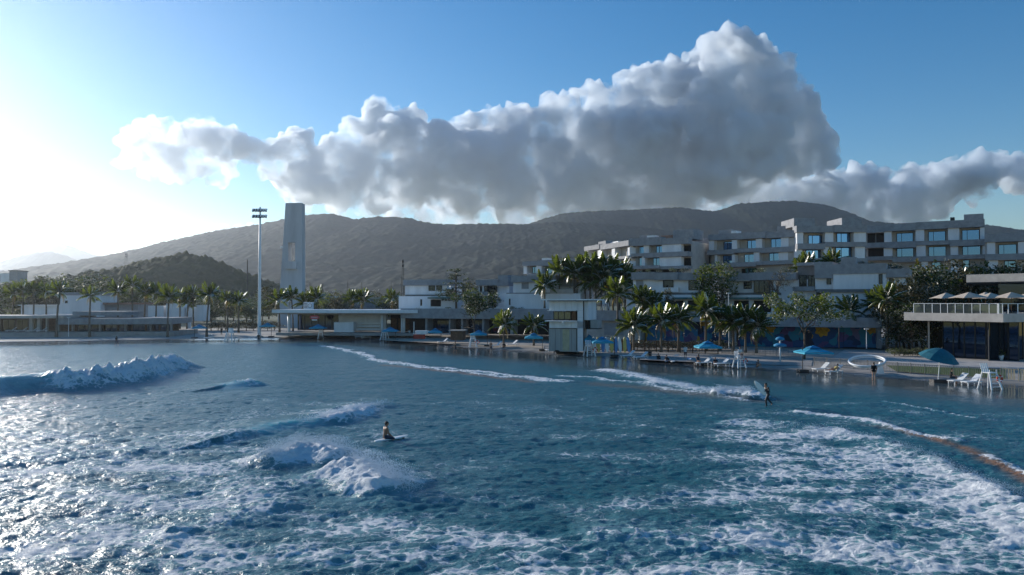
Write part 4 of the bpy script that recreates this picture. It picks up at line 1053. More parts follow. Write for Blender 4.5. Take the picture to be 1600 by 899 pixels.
for px, yb, yt, l in ((18,500,452,'short palm leaning over the beach club roof'),(36,500,447,'bushy palm rising behind the beach club roof'),(52,500,450,'bushy palm rising behind the beach club roof'),(72,500,449,'bushy palm rising behind the beach club roof'),(88,524,447,'lone palm standing before the wood-walled bar'),(140,524,455,'lone palm in front of the blank white building'),(184,505,447,'palm beside the brick-roofed side wing'),(207,500,439,'very distant slim palm above the brick-roofed wing'),(356,500,461,'short young palm near the lawn'),(373,500,463,'short young palm near the lawn')):
    palm(px, yb, yt, 172 if yb < 520 else 150, l, 'palms by the beach club roofs', 1.9 + (px % 5) * .12, 14, 2, lean=((px * 3) % 5 - 2) * .25, zb=.28)
for px, yt in ((437,460),(458,458),(494,458),(549,461),(566,462),(476,466),(612,460)):
    palm(px, 500, yt, 168, 'palm showing above the thin pavilion roof ' + ('before the concrete tower' if px < 465 else 'next to the air conditioner' if px < 500 else 'below the distant shed' if px < 600 else 'beside the flat-roofed villa'), 'palms behind the pavilion', 1.9 + (px % 3) * .3, 14, 1, lean=((px * 3) % 5 - 2) * .2, zb=.28, up=8)
g2 = 'palms on the terrace between the villas'
for px, yt in ((897,415),(914,410),(931,411),(951,413),(968,419),(977,428),(940,424),(922,428),(958,436)):
    palm(px, 488, yt, 139 + (px % 5), 'palm in the dense clump between two villas', g2, 3.0, 18, 2, zb=5.2)
for px, yb, yt, Y, l in ((874,480,413,142,'slender palm in front of the shuttered villa'),(851,482,436,140,'dark palm shading the lower villa wall'),(965,502,448,124,'drooping yellowish palm at the edge of the terrace wall'),(1003,500,459,124,'dark palm before the villa with green awnings'),(1018,500,468,123,'squat palm before the villa with green awnings'),(1262,450,404,128,'palm growing in the dark loggia'),(1255,452,412,127,'palm growing in the dark loggia'),(1301,440,401,126,'palm on the stepped parapet'),(1327,500,474,112,'tiny young palm against the blank villa wall'),(1386,545,457,106,'tall palm against the painted terrace end'),(1368,505,466,112,'arching palm beside the blank villa wall')):
    palm(px, yb, yt, Y, l, 'single palms near the villas', 2.6 if px < 1250 else 2.2, 16, 2, up=4)
g3 = 'stocky palms on the beach promenade'
for px, yb, yt, Y in ((990,545,496,106),(1033,548,489,105),(1060,548,487,106),(1103,549,474,107),(1125,550,488,108),(1165,553,490,104),(1182,552,497,103),(1146,550,492,106)):
    palm(px, yb, yt, Y, 'stocky bushy palm on the promenade ' + ('beside the surfboard rack' if px < 1000 else 'behind the lattice fence' if px < 1070 else 'flanking the pale lamp post' if px < 1150 else 'before the two-tier water umbrella'), g3, 2.3, 20, 4, zb=.28)
palm(787, 537, 497, 119, 'yellowing palm on the beach left of the lookout tower', 'palms left of the lookout tower', 2.1, 18, 4, zb=.28)
palm(834, 537, 500, 120, 'brownish palm close to the lookout tower', 'palms left of the lookout tower', 1.9, 16, 5, zb=.28)

def leaf_cloud(rnd, blobs, n, size, flat=0.):
    """leaf-sized quads gathered in clumps spread through the blobs (centre, radii)"""
    V, F = [], []
    tot = sum(b[1][0] * b[1][1] * b[1][2] for b in blobs)
    for c, r in blobs:
        k = max(6, int(n * r[0] * r[1] * r[2] / tot)); nc = max(3, k // 14)
        for _ in range(nc):
            while True:
                d = Vector((rnd.uniform(-1, 1), rnd.uniform(-1, 1), rnd.uniform(-1, 1)))
                if .25 < d.length < 1: break
            d = d.normalized() * d.length ** .45
            cc = Vector((c[0] + d.x * r[0], c[1] + d.y * r[1], c[2] + d.z * r[2]))
            for _ in range(14):
                p = cc + Vector((rnd.gauss(0, 1), rnd.gauss(0, 1), rnd.gauss(0, .7 - flat * .5))) * size * 1.5
                a = Vector((rnd.gauss(0, 1), rnd.gauss(0, 1), rnd.gauss(0, .5))).normalized()
                b = a.cross(Vector((rnd.gauss(0, .5), rnd.gauss(0, .5), 1))).normalized()
                s = size * rnd.uniform(.6, 1.3); m_ = len(V)
                V += [p - a * s, p + b * s * .55, p + a * s, p - b * s * .55]; F.append((m_, m_ + 1, m_ + 2, m_ + 3))
    return V, F
def limbs(m, rnd, p, d, L_, r, depth, spread=.7, n=3):
    q = p + d * L_
    m.tube([p, p + d * L_ * .5 + Vector((rnd.uniform(-.05, .05), rnd.uniform(-.05, .05), 0)) * L_, q], [r, r * .8, r * .62], 6)
    if depth:
        for i in range(n):
            a = Vector((rnd.gauss(0, 1), rnd.gauss(0, 1), rnd.gauss(.25, .5))).normalized()
            limbs(m, rnd, q if i else p + d * L_ * .7, (d * (1 - spread * .5) + a * spread).normalized(), L_ * rnd.uniform(.6, .8), r * .58, depth - 1, spread, n)
TREES = {}
def tree_proto(kind, seed):
    rnd = random.Random(seed); m = MB(); V = F = None; size = .055; blobs = []
    # unit height 1, crown radius about .4
    if kind == 'round':
        limbs(m, rnd, Vector((0, 0, 0)), Vector((.03, 0, 1)).normalized(), .30, .024, 3, .8)
        for i in range(22): blobs.append(((rnd.uniform(-.28, .28), rnd.uniform(-.28, .28), rnd.uniform(.2, .86)), (rnd.uniform(.1, .18),) * 2 + (rnd.uniform(.08, .14),)))
        V, F = leaf_cloud(rnd, blobs, 3600, .026)
    elif kind == 'spread':
        limbs(m, rnd, Vector((0, 0, 0)), Vector((.08, 0, 1)).normalized(), .38, .022, 4, .95)
        for i in range(17): blobs.append(((rnd.uniform(-.62, .62), rnd.uniform(-.5, .5), rnd.uniform(.6, .92)), (rnd.uniform(.1, .2), rnd.uniform(.1, .2), rnd.uniform(.05, .09))))
        V, F = leaf_cloud(rnd, blobs, 4200, .026)
    elif kind == 'layered':
        limbs(m, rnd, Vector((0, 0, 0)), Vector((0, 0, 1)), .95, .022, 0, .5)
        for i in range(8):
            z = .3 + i * .085; w = .42 * (1 - .75 * (z - .3) / .7)
            for k in range(3):
                a = rnd.uniform(0, 6.28); c = (math.cos(a) * w * .6, math.sin(a) * w * .6, z + rnd.uniform(-.02, .02))
                m.tube([(0, 0, z - .02), c], [.009, .004], 4); blobs.append((c, (w * .45, w * .45, .025)))
        V, F = leaf_cloud(rnd, blobs, 1700, .022, .7)
    elif kind == 'bare':
        limbs(m, rnd, Vector((0, 0, 0)), Vector((.02, 0, 1)).normalized(), .30, .03, 5, .62)
        for i in range(14): blobs.append(((rnd.uniform(-.3, .3), rnd.uniform(-.3, .3), rnd.uniform(.5, .95)), (.1, .1, .1)))
        V, F = leaf_cloud(rnd, blobs, 260, .014)
    elif kind == 'shrub':
        limbs(m, rnd, Vector((0, 0, 0)), Vector((0, 0, 1)), .2, .03, 2, 1.0)
        for i in range(10): blobs.append(((rnd.uniform(-.45, .45), rnd.uniform(-.35, .35), rnd.uniform(.3, .75)), (rnd.uniform(.2, .3),) * 2 + (rnd.uniform(.15, .25),)))
        V, F = leaf_cloud(rnd, blobs, 900, .05)
    cr = bpy.data.meshes.new('crown'); cr.from_pydata([tuple(v) for v in V], [], F); cr.update()
    return m.mesh('trunk', BARK2, True), cr
CROWNS = {}
_tr = random.Random(31)
def tree(kind, px, ybase, ytop, Y, label, group, leaf=LEAF_A, w=1.0, zb=None, var=0, name=None):
    key = (kind, var)
    if key not in TREES: TREES[key] = tree_proto(kind, 100 + var * 7 + len(kind))
    tm, cm = TREES[key]
    if (key, leaf.name) not in CROWNS:
        c = cm.copy(); c.materials.append(leaf); CROWNS[(key, leaf.name)] = c
    p = at(px, ybase, Y); z = p.z if zb is None else zb
    H = zat(ytop, Y) - z
    o = thing(name or ('shrub' if kind == 'shrub' else 'broadleaf_tree'), (p.x, Y, z), label, 'shrub' if kind == 'shrub' else 'tree', group, _tr.uniform(0, 6.28))
    o.scale = (H * w, H * w, H)
    mobj('trunk', tm, o); mobj('crown', CROWNS[(key, leaf.name)], o)
    return o
# wooded belt behind the left shore
g = 'hazy trees in the belt behind the left shore'
for i, (px, yt) in enumerate(((-30,428),(5,436),(40,432),(70,430),(90,434),(118,424),(150,432),(176,434),(205,440),(240,452),(268,455),(300,458),(330,456),(352,460),(385,462),(420,452),(438,445),(-70,430),(20,446),(55,444),(135,441),(330,470),(365,470),(395,468),(410,464))):
    tree('round', px, 500, yt, 235 + (i * 37) % 70, ('dark', 'olive', 'bright green')[i % 3] + ' hazy tree in the belt ' + ('beside the distant house' if px < 35 else 'behind the bushy beach club palms' if px < 92 else 'behind the blank white building' if px < 160 else 'behind the brick-roofed wing' if px < 225 else 'behind the garden walls' if px < 325 else 'behind the lawn path' if px < 400 else 'beside the concrete tower'), g, (LEAF_A, LEAF_C, LEAF_B)[i % 3], 1.0 + .3 * (i % 3), .28, i % 4)
g = 'trees behind the pavilion'
for i, (px, yt) in enumerate(((482,448),(500,452),(520,452),(536,456),(580,455),(597,452),(616,458),(628,462),(700,448),(724,434),(745,447))):
    tree('round', px, 500, yt, 212 + (i * 29) % 40, ('bright', 'olive')[i % 2] + ' bushy tree ' + ('right behind the concrete tower' if px < 525 else 'behind the distant shed' if px < 640 else 'behind the layered tree'), g, (LEAF_B, LEAF_C)[i % 2], 1.15, .28, i % 4)
tree('layered', 713, 486, 416, 149, 'layered dark tree with flat tiers beside the small villa', None, LEAF_A, 1.15, 5.2)
tree('spread', 741, 520, 456, 132, 'thin spreading tree before the long terrace shopfronts', None, LEAF_A, .7, .28, 1)
tree('round', 1120, 487, 403, 125, 'big glossy-leaved tree between two villas', None, LEAF_B, .85, 4.6, 2)
tree('bare', 1221, 489, 412, 118, 'almost leafless tree with fine dark twigs', None, LEAF_R, .85, 4.6)
tree('spread', 1257, 566, 455, 92, 'broad airy tree growing out of the promenade bed', None, LEAF_B, .78, .28, 3)
tree('round', 1047, 487, 447, 122, 'slim young tree by the narrow villa window', None, LEAF_C, .5, 5.0, 1)
tree('round', 770, 486, 456, 147, 'small dark tree on the terrace edge by the small villa', None, LEAF_A, .9, 5.2, 3)
g = 'dark trees between the villas and the restaurant'
for i, (px, yb, yt, Y) in enumerate(((1412,545,428,110),(1432,545,410,118),(1452,545,405,122),(1472,540,402,126),(1492,540,408,128),(1510,540,412,130),(1400,545,452,107),(1425,552,470,103),(1440,550,462,106),(1530,500,407,134),(1556,500,409,133),(1582,500,405,132),(1606,500,402,132),(1462,540,440,113),(1485,540,450,115),(1420,545,440,109),(1405,540,470,106))):
    tree('round', px, yb, yt, Y, ('dark' if i % 3 else 'olive') + ' dense tree ' + ('above the restaurant roof slab' if px > 1520 else 'at the foot of the painted terrace end' if px < 1428 else 'behind the beige parasols' if px > 1465 else 'at the left end of the restaurant terrace'), g, LEAF_A if i % 3 else LEAF_C, .8, .28, i % 4)
g = 'rooftop and terrace shrubs'
for i, (px, yb, yt, Y) in enumerate(((1030,427,419,128),(1050,427,418,128),(1068,427,417,129),(1012,427,421,128),(1150,429,420,125),(1190,430,418,124),(1228,430,416,125),(1375,424,412,116),(1398,424,408,117),(1360,418,409,119),(1345,415,407,119),(1150,495,484,118),(1180,497,486,117),(1240,497,487,115),(1300,499,490,113),(1342,499,491,112),(1358,499,490,112),(800,487,478,141),(815,487,479,141),(700,488,479,150),(650,488,480,152),(1078,488,479,121),(1060,488,480,121))):
    tree('shrub', px, yb, yt, Y, 'low green planting along a villa parapet', g, LEAF_B if i % 2 else LEAF_A, 1.4, None, i % 2)
g = 'hedge in front of the mural'
for i in range(20):
    px = 968 + i * 9.2; tree('shrub', px, 546, 529 + (i * 5) % 7, 110, 'dark shrub of the hedge under the mural', g, LEAF_A if i % 3 else LEAF_C, 1.5, .28, i % 2)
for i in range(9):
    px = 1398 + i * 7; tree('shrub', px, 557, 541 + (i * 5) % 8, 97, 'leafy shrub beside the restaurant glass', 'shrubs beside the restaurant', LEAF_A if i % 2 else LEAF_B, 1.4, .28, i % 2)
for i in range(10):
    tree('shrub', 330 + i * 11, 507, 499 + (i * 3) % 5, 185, ('olive' if i % 2 else 'dark') + ' low bush on the lawn edge near the mast', 'bushes by the lawn', LEAF_C if i % 2 else LEAF_A, 1.6, .28, i % 2)
for px in (1236, 1248, 1262, 1270): tree('shrub', px, 569, 563, 90, 'low ground plant around the airy promenade tree', 'plants in the promenade bed', LEAF_B, 1.8, .28, 0)

# ================================================================== beach furniture
BLUE = mat('blue_canvas', (.02, .22, .42), .75, .15, 2); CYAN = mat('cyan_canvas', (.03, .34, .50), .75, .12, 2); TEAL = mat('teal_canvas', (.006, .12, .17), .75, .15, 2)
SANDC = mat('beige_canvas', (.50, .42, .34), .8, .1, 2); DKMET = mat('dark_metal', (.03, .03, .033), .5, .2, 3); PLAST = mat('white_plastic', (.76, .77, .78), .45, .06, 2)
REDR = mat('life_ring_red', (.55, .05, .03), .5, .1, 3); SLING = mat('white_sling', (.66, .69, .73), .8, .1, 4); RUBBER = mat('black_rubber', (.012, .012, .013), .55, .2, 3)
YELW = mat('surfboard_yellow', (.65, .48, .12), .35, .1, 2); BOARDW = mat('surfboard_white', (.78, .78, .76), .3, .05, 2); BOARDB = mat('surfboard_blue', (.10, .25, .5), .35, .1, 2)
def place(px, py, z=None):
    """stand on the beach where the pixel meets it"""
    p = gnd(px, py, .3)
    for _ in range(4):
        zz = max(ground_z(p.x, p.y), .0); p = gnd(px, py, zz)
    return p if z is None else gnd(px, py, z)
def canopy(m, c, half, h, sag=.06):
    pass
def cantilever(px, pyb, pxc, pyt, wpx, label, group=None, cyan=True, loc=None, rz=0., drop=.62):
    p = place(px, pyb); k = p.y / FPX
    o = thing('beach_umbrella', p, label, 'umbrella', group)
    off = (pxc - px) * k; zt = zat(pyt, p.y) - p.z; w = wpx * k / 2
    MB().box(-.5, -.45, 0, .5, .45, .22).build('base', DKMET, o)
    MB().tube([(0, 0, .2), (0, 0, zt - .1)], .045, 8).build('pole', DKMET, o)
    MB().tube([(0, 0, zt - .35), (off * .5, 0, zt + .12), (off, 0, zt - .02)], .035, 6).build('arm', DKMET, o)
    cx = off; e = zt - drop; cs = []
    for a in range(4):
        t = R(45 + 90 * a) + rz; cs.append(Vector((cx + math.cos(t) * w * 1.32, math.sin(t) * w * 1.32, e)))
    top = Vector((cx, 0, zt - .08))
    for a in range(4):
        A, B = cs[a], cs[(a + 1) % 4]; C = (A + B) / 2 + Vector((0, 0, .05)); m = MB()
        inA, inB, inC = A.lerp(top, .68), B.lerp(top, .68), C.lerp(top, .68) + Vector((0, 0, -.02))
        th = Vector((0, 0, -.012))
        m.quadprism([A, C, inC, inA], [A - th, C - th, inC - th, inA - th]); m.quadprism([C, B, inB, inC], [C - th, B - th, inB - th, inC - th])
        vb = Vector((0, 0, -.16)); m.quadprism([A, B, B + vb, A + vb], [A + th * 0 + Vector((.01, .01, 0)), B + Vector((.01, .01, 0)), B + vb + Vector((.01, .01, 0)), A + vb + Vector((.01, .01, 0))])
        m.build('canopy_panel', CYAN if cyan else BLUE, o)
    vs = [c.lerp(top, .58) + Vector((0, 0, .10)) for c in cs]; m = MB(); n_ = top + Vector((0, 0, .18))
    m.add(vs + [n_] + [v + Vector((0, 0, -.02)) for v in vs], [(0, 1, 4), (1, 2, 4), (2, 3, 4), (3, 0, 4), (8, 7, 6, 5)]); m.build('vent_cap', BLUE, o)
    return o
gU = 'blue square beach umbrellas'
cantilever(1254, 581, 1271, 541, 48, 'blue square umbrella over the pair of loungers with a reclining sunbather', gU)
cantilever(1092, 570, 1106, 533.5, 38, 'blue square umbrella over the loungers beside the manned lifeguard chair', gU)
cantilever(960, 557, 941, 527, 34, 'blue square umbrella before the surfboard rack', gU)
cantilever(847.5, 548, 834, 521, 30, 'blue square umbrella just left of the lookout tower', gU)
cantilever(761.5, 541, 748, 516.5, 28, 'blue square umbrella leaning over the lifeguard chair with the walkers', gU)
cantilever(918, 552, 921, 524, 20, 'small blue umbrella squeezed beside the lookout tower', gU)
for px, pyb, pxc, pyt, w in ((689,536,680,513.5,22),(667,527,674,505.5,20),(618,532,610,512,26)): cantilever(px, pyb, pxc, pyt, w, 'blue umbrella by the kiosk right of the pavilion' if px > 640 else 'blue umbrella at the right end of the pavilion', gU)
for px, pyb, pxc, pyt, w, l in ((505,529,497,507.5,24,'blue umbrella under the pink sign'),(424,527,418,505,21,'blue umbrella at the foot of the flood light mast'),(304,529,311,507.5,18,'blue umbrella in front of the palm row')): cantilever(px, pyb, pxc, pyt, w, l, gU)
# big round teal umbrella
p = place(1466, 598); o = thing('beach_umbrella', p, 'large round dark teal umbrella tilted over the two loungers', 'umbrella')
k = p.y / FPX; zt = zat(543, p.y) - p.z
MB().box(-.62, -.4, 0, .62, .4, .30).build('base', DKMET, o); MB().tube([(0, 0, .28), (.25, 0, zt - .15)], .04, 8).build('pole', STEEL, o)
Mx = Matrix.Translation((.36, 0, zt - .1)) @ Matrix.Rotation(R(9), 4, 'Y') @ Matrix.Rotation(R(14), 4, 'X')
N = 10; rw = 29 * k
for i in range(N):
    a, b = 2 * math.pi * i / N, 2 * math.pi * (i + 1) / N; mid_ = (a + b) / 2; m = MB(); rows = []
    for q, zz in ((.02, 0), (.35, -.16), (.7, -.50), (1.0, -1.0)):
        rows.append([Mx @ Vector((math.cos(t) * rw * q * s_, math.sin(t) * rw * q * s_, zz)) for t, s_ in ((a, 1), (mid_, .965), (b, 1))])
    vs = [v for r_ in rows for v in r_]; n0 = len(vs); vs += [v + Vector((0, 0, -.015)) for v in vs]
    fs = []
    for j in range(3):
        for c in range(2):
            q0 = j * 3 + c; fs.append((q0, q0 + 3, q0 + 4, q0 + 1)); fs.append((n0 + q0, n0 + q0 + 1, n0 + q0 + 4, n0 + q0 + 3))
    m.add(vs, fs); m.build('canopy_panel', TEAL, o)
    MB().tube([Mx @ Vector((0, 0, -.05)), Mx @ Vector((math.cos(a) * rw * .7, math.sin(a) * rw * .7, -.54))], .012, 4).build('rib', DKMET, o)
MB().tube([Mx @ Vector((0, 0, -.02)), Mx @ Vector((0, 0, .14))], [.05, .01], 6).build('finial', DKMET, o)
# beige parasols on the roof terrace
for i, (px, Y, w) in enumerate(((1478,95,34),(1514,92,42),(1548,93,36),(1580,91,40),(1608,94,40),(1540,98,30))):
    zc = zat(457.5 - (i % 2), Y); x = xat(px, Y); o = thing('parasol', (x, Y, zt1), 'beige square parasol on the roof terrace', 'umbrella', 'beige parasols on the roof terrace')
    h = zc - zt1; w_ = w * Y / FPX / 2
    MB().box(-.4, -.4, 0, .4, .4, .12).build('base', DKMET, o); MB().tube([(0, 0, .1), (0, 0, h)], .04, 8).build('pole', WOOD, o)
    cs = [Vector((w_ * a, w_ * b, h - .75)) for a, b in ((-1, -1), (1, -1), (1, 1), (-1, 1))]; top = Vector((0, 0, h))
    for a in range(4):
        A, B = cs[a], cs[(a + 1) % 4]; th = Vector((0, 0, -.02)); mi_ = (A + B) / 2 + Vector((0, 0, .08))
        MB().add([A, mi_, B, top, A + th, mi_ + th, B + th, top + th], [(0, 1, 3), (1, 2, 3), (4, 7, 5), (5, 7, 6), (0, 4, 5, 1), (1, 5, 6, 2)]).build('canopy_panel', SANDC, o)
# lifeguard chairs
def life_chair(px, pyb, pyt, label, ring=True, rz=0.2):
    p = place(px, pyb); H = zat(pyt, p.y) - p.z; o = thing('lifeguard_chair', p, label, 'lifeguard chair', 'white lifeguard chairs', rz)
    s = H / 2.3
    def b(m, P, Q, w, d):
        P, Q = Vector(P) * s, Vector(Q) * s; ax = (Q - P).normalized(); a = ax.cross(Vector((0, 1, 0))).normalized() * w * s / 2; c = ax.cross(a).normalized() * d * s / 2
        m.quadprism([P - a - c, P + a - c, P + a + c, P - a + c], [Q - a - c, Q + a - c, Q + a + c, Q - a + c]); return m
    for sx in (-1, 1):
        b(MB(), (sx * .66, -.72, 0), (sx * .42, -.34, 1.5), .17, .06).build('leg', PLAST, o); b(MB(), (sx * .66, .62, 0), (sx * .42, .36, 1.5), .17, .06).build('leg', PLAST, o)
        b(MB(), (sx * .56, -.6, .55), (sx * .56, .5, .55), .06, .14).build('side_rail', PLAST, o)
        b(MB(), (sx * .47, -.5, 1.1), (sx * .47, .42, 1.1), .06, .14).build('side_rail', PLAST, o)
        b(MB(), (sx * .45, -.4, 1.78), (sx * .45, .4, 1.78), .09, .05).build('armrest', PLAST, o); b(MB(), (sx * .44, -.36, 1.45), (sx * .44, -.36, 1.78), .06, .06).build('arm_post', PLAST, o)
    for kz in range(4):
        z = .25 + kz * .32; y = -.72 + .38 * z / 1.5; b(MB(), (-.62 + z * .16, y, z), (.62 - z * .16, y, z), .05, .12).build('step', PLAST, o)
    MB().box(-.46 * s, -.42 * s, 1.46 * s, .46 * s, .42 * s, 1.54 * s).build('seat', PLAST, o)
    for kx in range(4): b(MB(), (-.36 + kx * .24, .36, 1.5), (-.36 + kx * .24, .56, 2.3), .17, .03).build('back_slat', PLAST, o)
    b(MB(), (-.48, .45, 1.85), (.48, .45, 1.85), .05, .08).build('back_rail', PLAST, o)
    if ring:
        m_ = Matrix.Rotation(R(90), 4, 'X') @ Matrix.Rotation(R(20), 4, 'Y')
        rp = o.matrix_basis @ (Vector((.72, -.45, .95)) * s)
        r_ = thing('life_ring', rp, 'red and white life ring hung on ' + label[0:0] + 'the chair: ' + label, 'life ring', 'life rings', rz)
        m = MB(); m.torus((0, 0, 0), .30 * s, .085 * s, Matrix.Rotation(R(90), 3, 'X'), 28, 8); m.build('ring', REDR, r_, True)
        for q in range(4):
            t = R(45 + 90 * q); m = MB(); c = Vector((math.cos(t) * .30 * s, 0, math.sin(t) * .30 * s)); d = Vector((-math.sin(t), 0, math.cos(t))) * .06 * s
            m.tube([c - d, c + d], .092 * s, 10); m.build('band', PLAST, r_)
    return o
rings = []
def lc(px, pyb, pyt, lab_, ringlab=None, rz=.2):
    o = life_chair(px, pyb, pyt, lab_, bool(ringlab), rz)
    if ringlab:
        for q in bpy.data.objects:
            if q.get('category') == 'life ring' and q.get('label', '').startswith('red and white life ring hung on the chair: '): q['label'] = ringlab
    return o
lc(1546, 608, 568.5, 'white lifeguard chair standing beside the two loungers', 'life ring on the lifeguard chair beside the teal umbrella', .35)
LGC = lc(1155, 575, 549, 'white lifeguard chair with a guard sitting on it', 'life ring on the manned lifeguard chair', .3)
lc(921, 557, 532, 'white lifeguard chair beside the lookout tower', 'life ring on the lifeguard chair beside the lookout tower', .3)
lc(739, 543, 523, 'white lifeguard chair under the leaning blue umbrella', 'life ring on the chair under the leaning umbrella', .2)
lc(601, 532, 514, 'pale lifeguard chair at the right end of the pavilion', None, -.3)
lc(501, 530, 515, 'pale lifeguard chair under the pink sign', None, .2); lc(359, 533, 513, 'white lifeguard chair on the waterline left of the mast', None, 0)
o = lc(946, 557, 532, 'white lifeguard chair stored on top of the terrace wall', None, .3); o.location = (xat(946, 131), 131, zat(487.5, 131))
# sun loungers
LM = {}
def lounger(px, py, label, group='white sun loungers on the beach', rz=R(75), z=None, s=1.0, pos=None):
    p = pos or place(px, py); o = thing('sun_lounger', p, label, 'sun lounger', group, rz, s)
    if not LM:
        m = MB()
        for sx in (-1, 1): m.box(sx * .31 - .025, -1.0, .30, sx * .31 + .025, 1.0, .36)
        m.box(-.285, -1.0, .30, .285, -.95, .36); m.box(-.285, .95, .30, .285, 1.0, .36); LM['frame'] = m.mesh('frame', PLAST)
        LM['leg'] = MB().box(-.025, -.03, 0, .025, .03, .299).mesh('leg', PLAST)
        LM['seat'] = MB().box(-.28, -.94, .325, .28, .25, .375).mesh('seat', SLING)
        LM['backrest'] = MB().box(-.30, 0, 0, .30, .92, .05).mesh('backrest', SLING)
        LM['prop'] = MB().tube([(0, .7, .3), (0, .78, .62)], .015, 5).mesh('prop', PLAST)
    mobj('frame', LM['frame'], o)
    for sx in (-1, 1):
        for y in (-.8, .8): mobj('leg', LM['leg'], o, (sx * .31, y, 0))
        mobj('prop', LM['prop'], o, (sx * .2, 0, 0))
    mobj('seat', LM['seat'], o); b = mobj('backrest', LM['backrest'], o, (0, .26, .36)); b.rotation_euler = (R(38), 0, 0)
    return o
lounger(1497, 600, 'empty white lounger nearest the teal umbrella', rz=R(-70)); lounger(1518, 602, 'empty white lounger next to the lifeguard chair and teal umbrella', rz=R(-70))
lounger(1283, 581, 'white lounger half hidden behind the sunbather', rz=R(-68)); L_SUN = lounger(1303, 585, 'white lounger with a person reclining on it', rz=R(-68))
L_W = lounger(1100, 571, 'white lounger with someone perched on its edge', rz=R(-68)); lounger(1128, 572.5, 'empty white lounger left of the manned lifeguard chair', rz=R(-68))
lounger(981, 559.5, 'pale lounger in the pair behind the surf gear, left one', rz=R(-65)); lounger(1001, 562, 'pale lounger in the pair behind the surf gear, right one', rz=R(-65))
for px, py in ((562,529),(572,529.5),(326,530),(396,529.5)): lounger(px, py, 'small distant lounger on the far shore', rz=R(-70))
lounger(862, 550, 'white lounger leaning by the black inflatable boat', rz=R(-60)); lounger(775, 543, 'white lounger near the yellowing palm', rz=R(-60)); lounger(800, 541, 'white lounger beyond the yellowing palm', rz=R(-60)); lounger(692, 537, 'white lounger below the kiosk umbrella', rz=R(-60))
for px in (1524, 1537, 1505): 
    Y = 93; lounger(0, 0, 'white lounger on the restaurant roof terrace', 'roof terrace loungers', R(-80), pos=Vector((xat(px, Y), Y, zt1)))
for px in (18, 35, 52, 66): lounger(px, 519.5, 'white lounger on the beach club terrace', 'beach club loungers', R(-75), pos=Vector((xat(px, 151), 151, zat(518.6, 152))))
# two-tier blue water mushroom
p = gnd(1219, 566, .3); o = thing('water_umbrella', p, 'blue two-tier water umbrella on a white post', 'water play'); k = p.y / FPX
MB().tube([(0, 0, 0), (0, 0, zat(527, p.y) - .3)], .10, 10).build('post', PLAST, o, True)
for py, r_ in ((527.5, 6.5 * k), (537.5, 9.5 * k)):
    z = zat(py, p.y) - .3; MB().lathe([(.05, .10), (r_ * .6, .04), (r_, -.10), (r_, -.32), (r_ * .9, -.32), (r_ * .5, -.1), (.05, -.06)][::-1], (0, 0, z), 20).build('disc', BLUE, o, True)
    MB().torus((0, 0, z - .33), r_ * .6, .04).build('rim', PLAST, o, True)
# big white tilted hoop
p = gnd(1375, 584, .3); o = thing('white_hoop', p, 'big white tilted hoop on a short stand behind the picket fence', 'water play'); k = p.y / FPX
Mh = Matrix.Rotation(R(-9), 3, 'Y') @ Matrix.Rotation(R(12), 3, 'X'); c = Vector((-18 * k, .3, zat(564.5, p.y) - .3))
MB().torus(c, 26 * k, .10, Mh, 40, 8).build('hoop', PLAST, o, True)
MB().torus(c + Vector((0, 0, -.16)), 25.2 * k, .05, Mh, 40, 6).build('inner_rim', PLAST, o, True)
for i in range(22):
    a = 2 * math.pi * i / 22; q = c + Mh @ Vector((math.cos(a) * 25.6 * k, math.sin(a) * 25.6 * k, 0)); MB().tube([q, q + Vector((0, 0, -.17))], .022, 4).build('spoke', PLAST, o)
MB().quadprism([(-.25, -.2, 0), (.35, -.2, 0), (.35, .2, 0), (-.25, .2, 0)], [(-.05, -.1, c.z - .1), (.1, -.1, c.z - .1), (.1, .1, c.z - .1), (-.05, .1, c.z - .1)]).build('stand', PLAST, o)
# rescue boat
p = place(887, 553); o = thing('inflatable_boat', p, 'black inflatable rescue boat drawn up by the lookout tower', 'boat', None, R(4))
pts = [(-1.9, -.6, .42), (-.5, -.64, .40), (.8, -.6, .42), (1.5, -.36, .5), (1.85, 0, .58), (1.5, .36, .5), (.8, .6, .42), (-.5, .64, .40), (-1.9, .6, .42)]
MB().tube(pts, [.14, .22, .22, .22, .22, .22, .22, .22, .14], 10).build('tube', RUBBER, o, True)
MB().quadprism([(-1.6, -.2, .0), (1.1, -.1, .0), (1.1, .1, .0), (-1.6, .2, .0)], [(-1.7, -.55, .32), (1.5, -.3, .36), (1.5, .3, .36), (-1.7, .55, .32)]).build('hull', RUBBER, o)
MB().box(-1.75, -.5, .3, -1.65, .5, .7).build('transom', DKMET, o); mt_ = MB().box(-2.1, -.16, .55, -1.72, .16, .95).build('motor', RUBBER, o); MB().box(-2.0, -.06, .02, -1.86, .06, .549).build('shaft', DKMET, mt_)
MB().box(-.2, -.45, .42, .1, .45, .52).build('thwart', DKMET, o)
for y in (-.68, .68): MB().tube([(-1.2, y * 1.22, .45), (0, y * 1.25, .47), (.9, y * 1.18, .5)], .018, 5).build('grab_line', PLAST, o)
